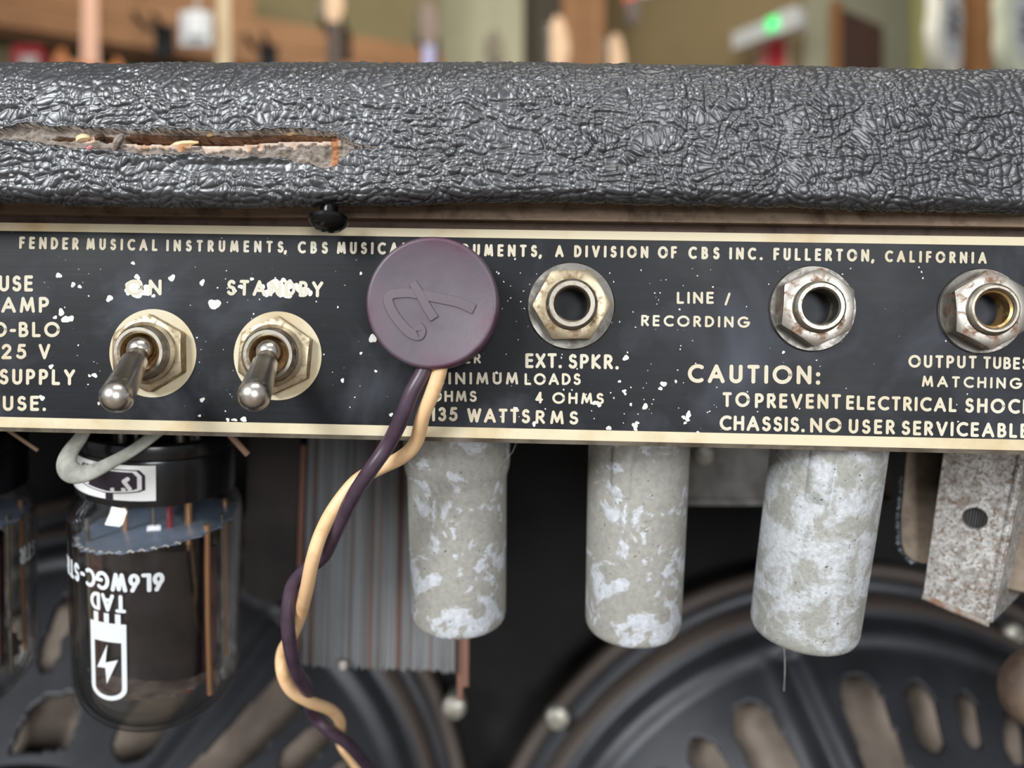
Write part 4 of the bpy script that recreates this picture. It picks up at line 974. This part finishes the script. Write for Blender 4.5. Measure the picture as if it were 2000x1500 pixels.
# ------------------------------------------------------------------ speakers
def smooth_poly(p):
    return [tuple(q) for q in p]
def speaker(label, cx, cy, dist, R, theta_g, holes=()):
    c = P(cx, cy, dist); t = thing('speaker', label, 'speaker', Matrix.Translation(c) @ Matrix.Rotation(PI/2, 4, 'X'), 'speakers')   # local Z towards the lens
    k = R/.148
    prof = [(.148, -.006), (.148, .0012), (.1475, .0022), (.1462, .0025), (.1450, .0014), (.1375, .0010), (.1362, .0030), (.1355, .0085), (.1335, .0100), (.1310, .0104), (.1290, .0120), (.1270, .0165), (.1255, .0180), (.1230, .0185), (.1200, .0200)]
    r = .1200; z = .0200
    while r > .060: r -= .00085; z += .00085*.92; prof.append((r, z))
    prof += [(.055, z+.002)]
    pr = np.array(prof)*k; n = 760; nr = len(pr)
    ang = np.arange(n)*2*PI/n
    A_, R_ = np.meshgrid(ang, pr[:, 0], indexing='ij'); Z_ = np.broadcast_to(pr[:, 1], R_.shape).copy()
    deg = np.degrees(A_)    # measured clockwise from up
    loc = (deg-theta_g+36) % 72-36
    Z_ -= .0030*k*np.exp(-((loc*PI/180*R_)/.0035/k)**2)*(R_ < .1225*k)      # pressed groove in the middle of each spoke
    Z_ += .0014*k*np.exp(-((np.abs(loc*PI/180*R_)-.0065*k)/.0022/k)**2)*(R_ < .1225*k)
    X_ = R_*np.sin(A_); Y_ = R_*np.cos(A_)
    co = np.stack([X_, Y_, Z_], -1)
    cc = (co[:, :-1]+np.roll(co, -1, 0)[:, 1:])/2
    la = loc[:, :-1]+.5*360/n; rc = (R_[:, :-1]+R_[:, 1:])/2
    dead = np.zeros(la.shape, bool)
    for off, ro, ri, hw in ((-10.8, .1135, .070, .0076), (10.8, .1135, .070, .0076), (-22, .1120, .0935, .0052), (22, .1120, .0935, .0052), (-31.3, .1120, .0970, .0042), (31.3, .1120, .0970, .0042)):
        tt = (la-off)*PI/180*rc/k*(.1/.1); rr = rc/k; hw_ = hw
        rcl = np.clip(rr, ri+hw_, ro-hw_); dead |= (np.hypot(tt, (rr-rcl)) < hw_)
    wy = dist-cc[..., 2]; hx = 1000+(c.x+cc[..., 0])*F/wy; hy = 750-(c.z-H+cc[..., 1])*F/wy      # opening outlines measured on this basket
    for pg in holes:
        ins = np.zeros(dead.shape, bool); pg = [Vector(q) for q in pg]
        for a, b in zip(pg, pg[1:]+pg[:1]):
            if a.y != b.y: ins ^= ((a.y > hy) != (b.y > hy)) & (hx < (b.x-a.x)*(hy-a.y)/(b.y-a.y)+a.x)
        dead |= ins
    i, j = np.meshgrid(np.arange(n), np.arange(nr-1), indexing='ij'); keep = ~dead
    q0 = i*nr+j; q1 = ((i+1) % n)*nr+j; fc = np.stack([q0, q1, q1+1, q0+1], -1)[keep]
    me = bpy.data.meshes.new('basket'); me.from_pydata(co.reshape(-1, 3).tolist(), [], fc.tolist()); me.materials.append(M_basket); me.materials.append(M_rimline)
    rj = pr[:-1, 0][np.broadcast_to(j, (n, nr-1))[keep]]/k; me.polygons.foreach_set('material_index', (((rj > .1458) | ((rj > .1350) & (rj < .1364)))).astype(np.int32))
    me.polygons.foreach_set('use_smooth', np.ones(len(fc), bool)); me.update()
    o = bpy.data.objects.new('basket', me); COL.objects.link(o); o.parent = t
    so = o.modifiers.new('s', 'SOLIDIFY'); so.thickness = .0016; so.offset = -1
    mb = MB(); pr2 = [(.125*k, .000)]; 
    for q in range(1, 40): pr2.append(((.125-.0022*q)*k, (.0022*q*.80+.0004*math.sin(q*1.3))*k))
    mb.lathe(pr2, 120); mb.build('paper_cone', M_cone, t, 60)
    zz = pr[-1, 1]; mb = MB(); mb.lathe([(.0, zz+.030), (.060*k, zz+.030), (.066*k, zz+.026), (.066*k, zz-.004), (.05*k, zz-.004)], 72); mb.build('magnet', M_blackpaint, t, 30)
    return t, k
def bolts(t, pts, dist):
    Mi = t.matrix_world.inverted()
    for x, y, dd in pts:
        p = Mi @ P(x, y, dd); mb = MB(); mb.lathe([(0, .0042), (.0028, .0040), (.0044, .0030), (.0050, .001), (.0050, -.0005), (.0034, -.001), (.0034, -.010), (0, -.010)], 24, mat=Matrix.Translation(p))
        mb.box((0, 0, .0036), (.0070, .0010, .0010), 0, Matrix.Translation(p)); mb.build('bolt', M_bolt, t)
t1, k1 = speaker('large black speaker basket with brown slots at bottom right', 1645, 1818, .311, .148, -14.5)
bolts(t1, [(1088, 1398, .306), (1972, 1238, .306)], 0)
t2, k2 = speaker('black speaker basket at bottom left, behind the glass tube', 255, 1625, .313, .1375, 36, [smooth_poly([(64, 1385), (95, 1362), (150, 1356), (158, 1400), (136, 1462), (60, 1474), (22, 1472), (40, 1430)]), smooth_poly([(108, 1225), (122, 1236), (122, 1275), (108, 1310), (86, 1318), (78, 1300), (88, 1250)])])
bolts(t2, [(887, 1378, .306)], 0)
# brown round cover at right edge
rc_ = thing('round_cover', 'brown domed round cover half cut off by the right edge, low down', 'cover', Matrix.Translation(P(2060, 1358, .20)) @ Matrix.Rotation(PI/2, 4, 'X'))
mb = MB(); mb.lathe([(0, .004), (.006, .0036), (.0095, .0015), (.0112, -.001), (.0114, -.003), (.0112, -.006), (0, -.006)], 48); mb.build('dome', M_browncap, rc_, 60)
mb = MB(); mb.tube([(0, 0, -.005), (.0, 0, -.008), (.004, 0, -.009), (.175, 0, -.010)], .0025, 12); mb.build('stem', M_blackpaint, rc_)
# stray hairs
mb = MB(); mb.tube([P(*q) for q in ((985, 900, .1655), (1000, 885, .165), (1010, 862, .1645))], .00006, 5); tag(mb.build('stray_hair', M_mica), 'single fine hair at top right of the first grey shield', 'hair')
mb = MB(); mb.tube([P(*q) for q in smoothpath([(1527, 1238, .166), (1532, 1275, .168), (1533, 1310, .17), (1531, 1350, .172)], 4)], .00007, 5); tag(mb.build('dust_strand', M_mica), 'grey dust strand hanging below the rightmost shield', 'strand')
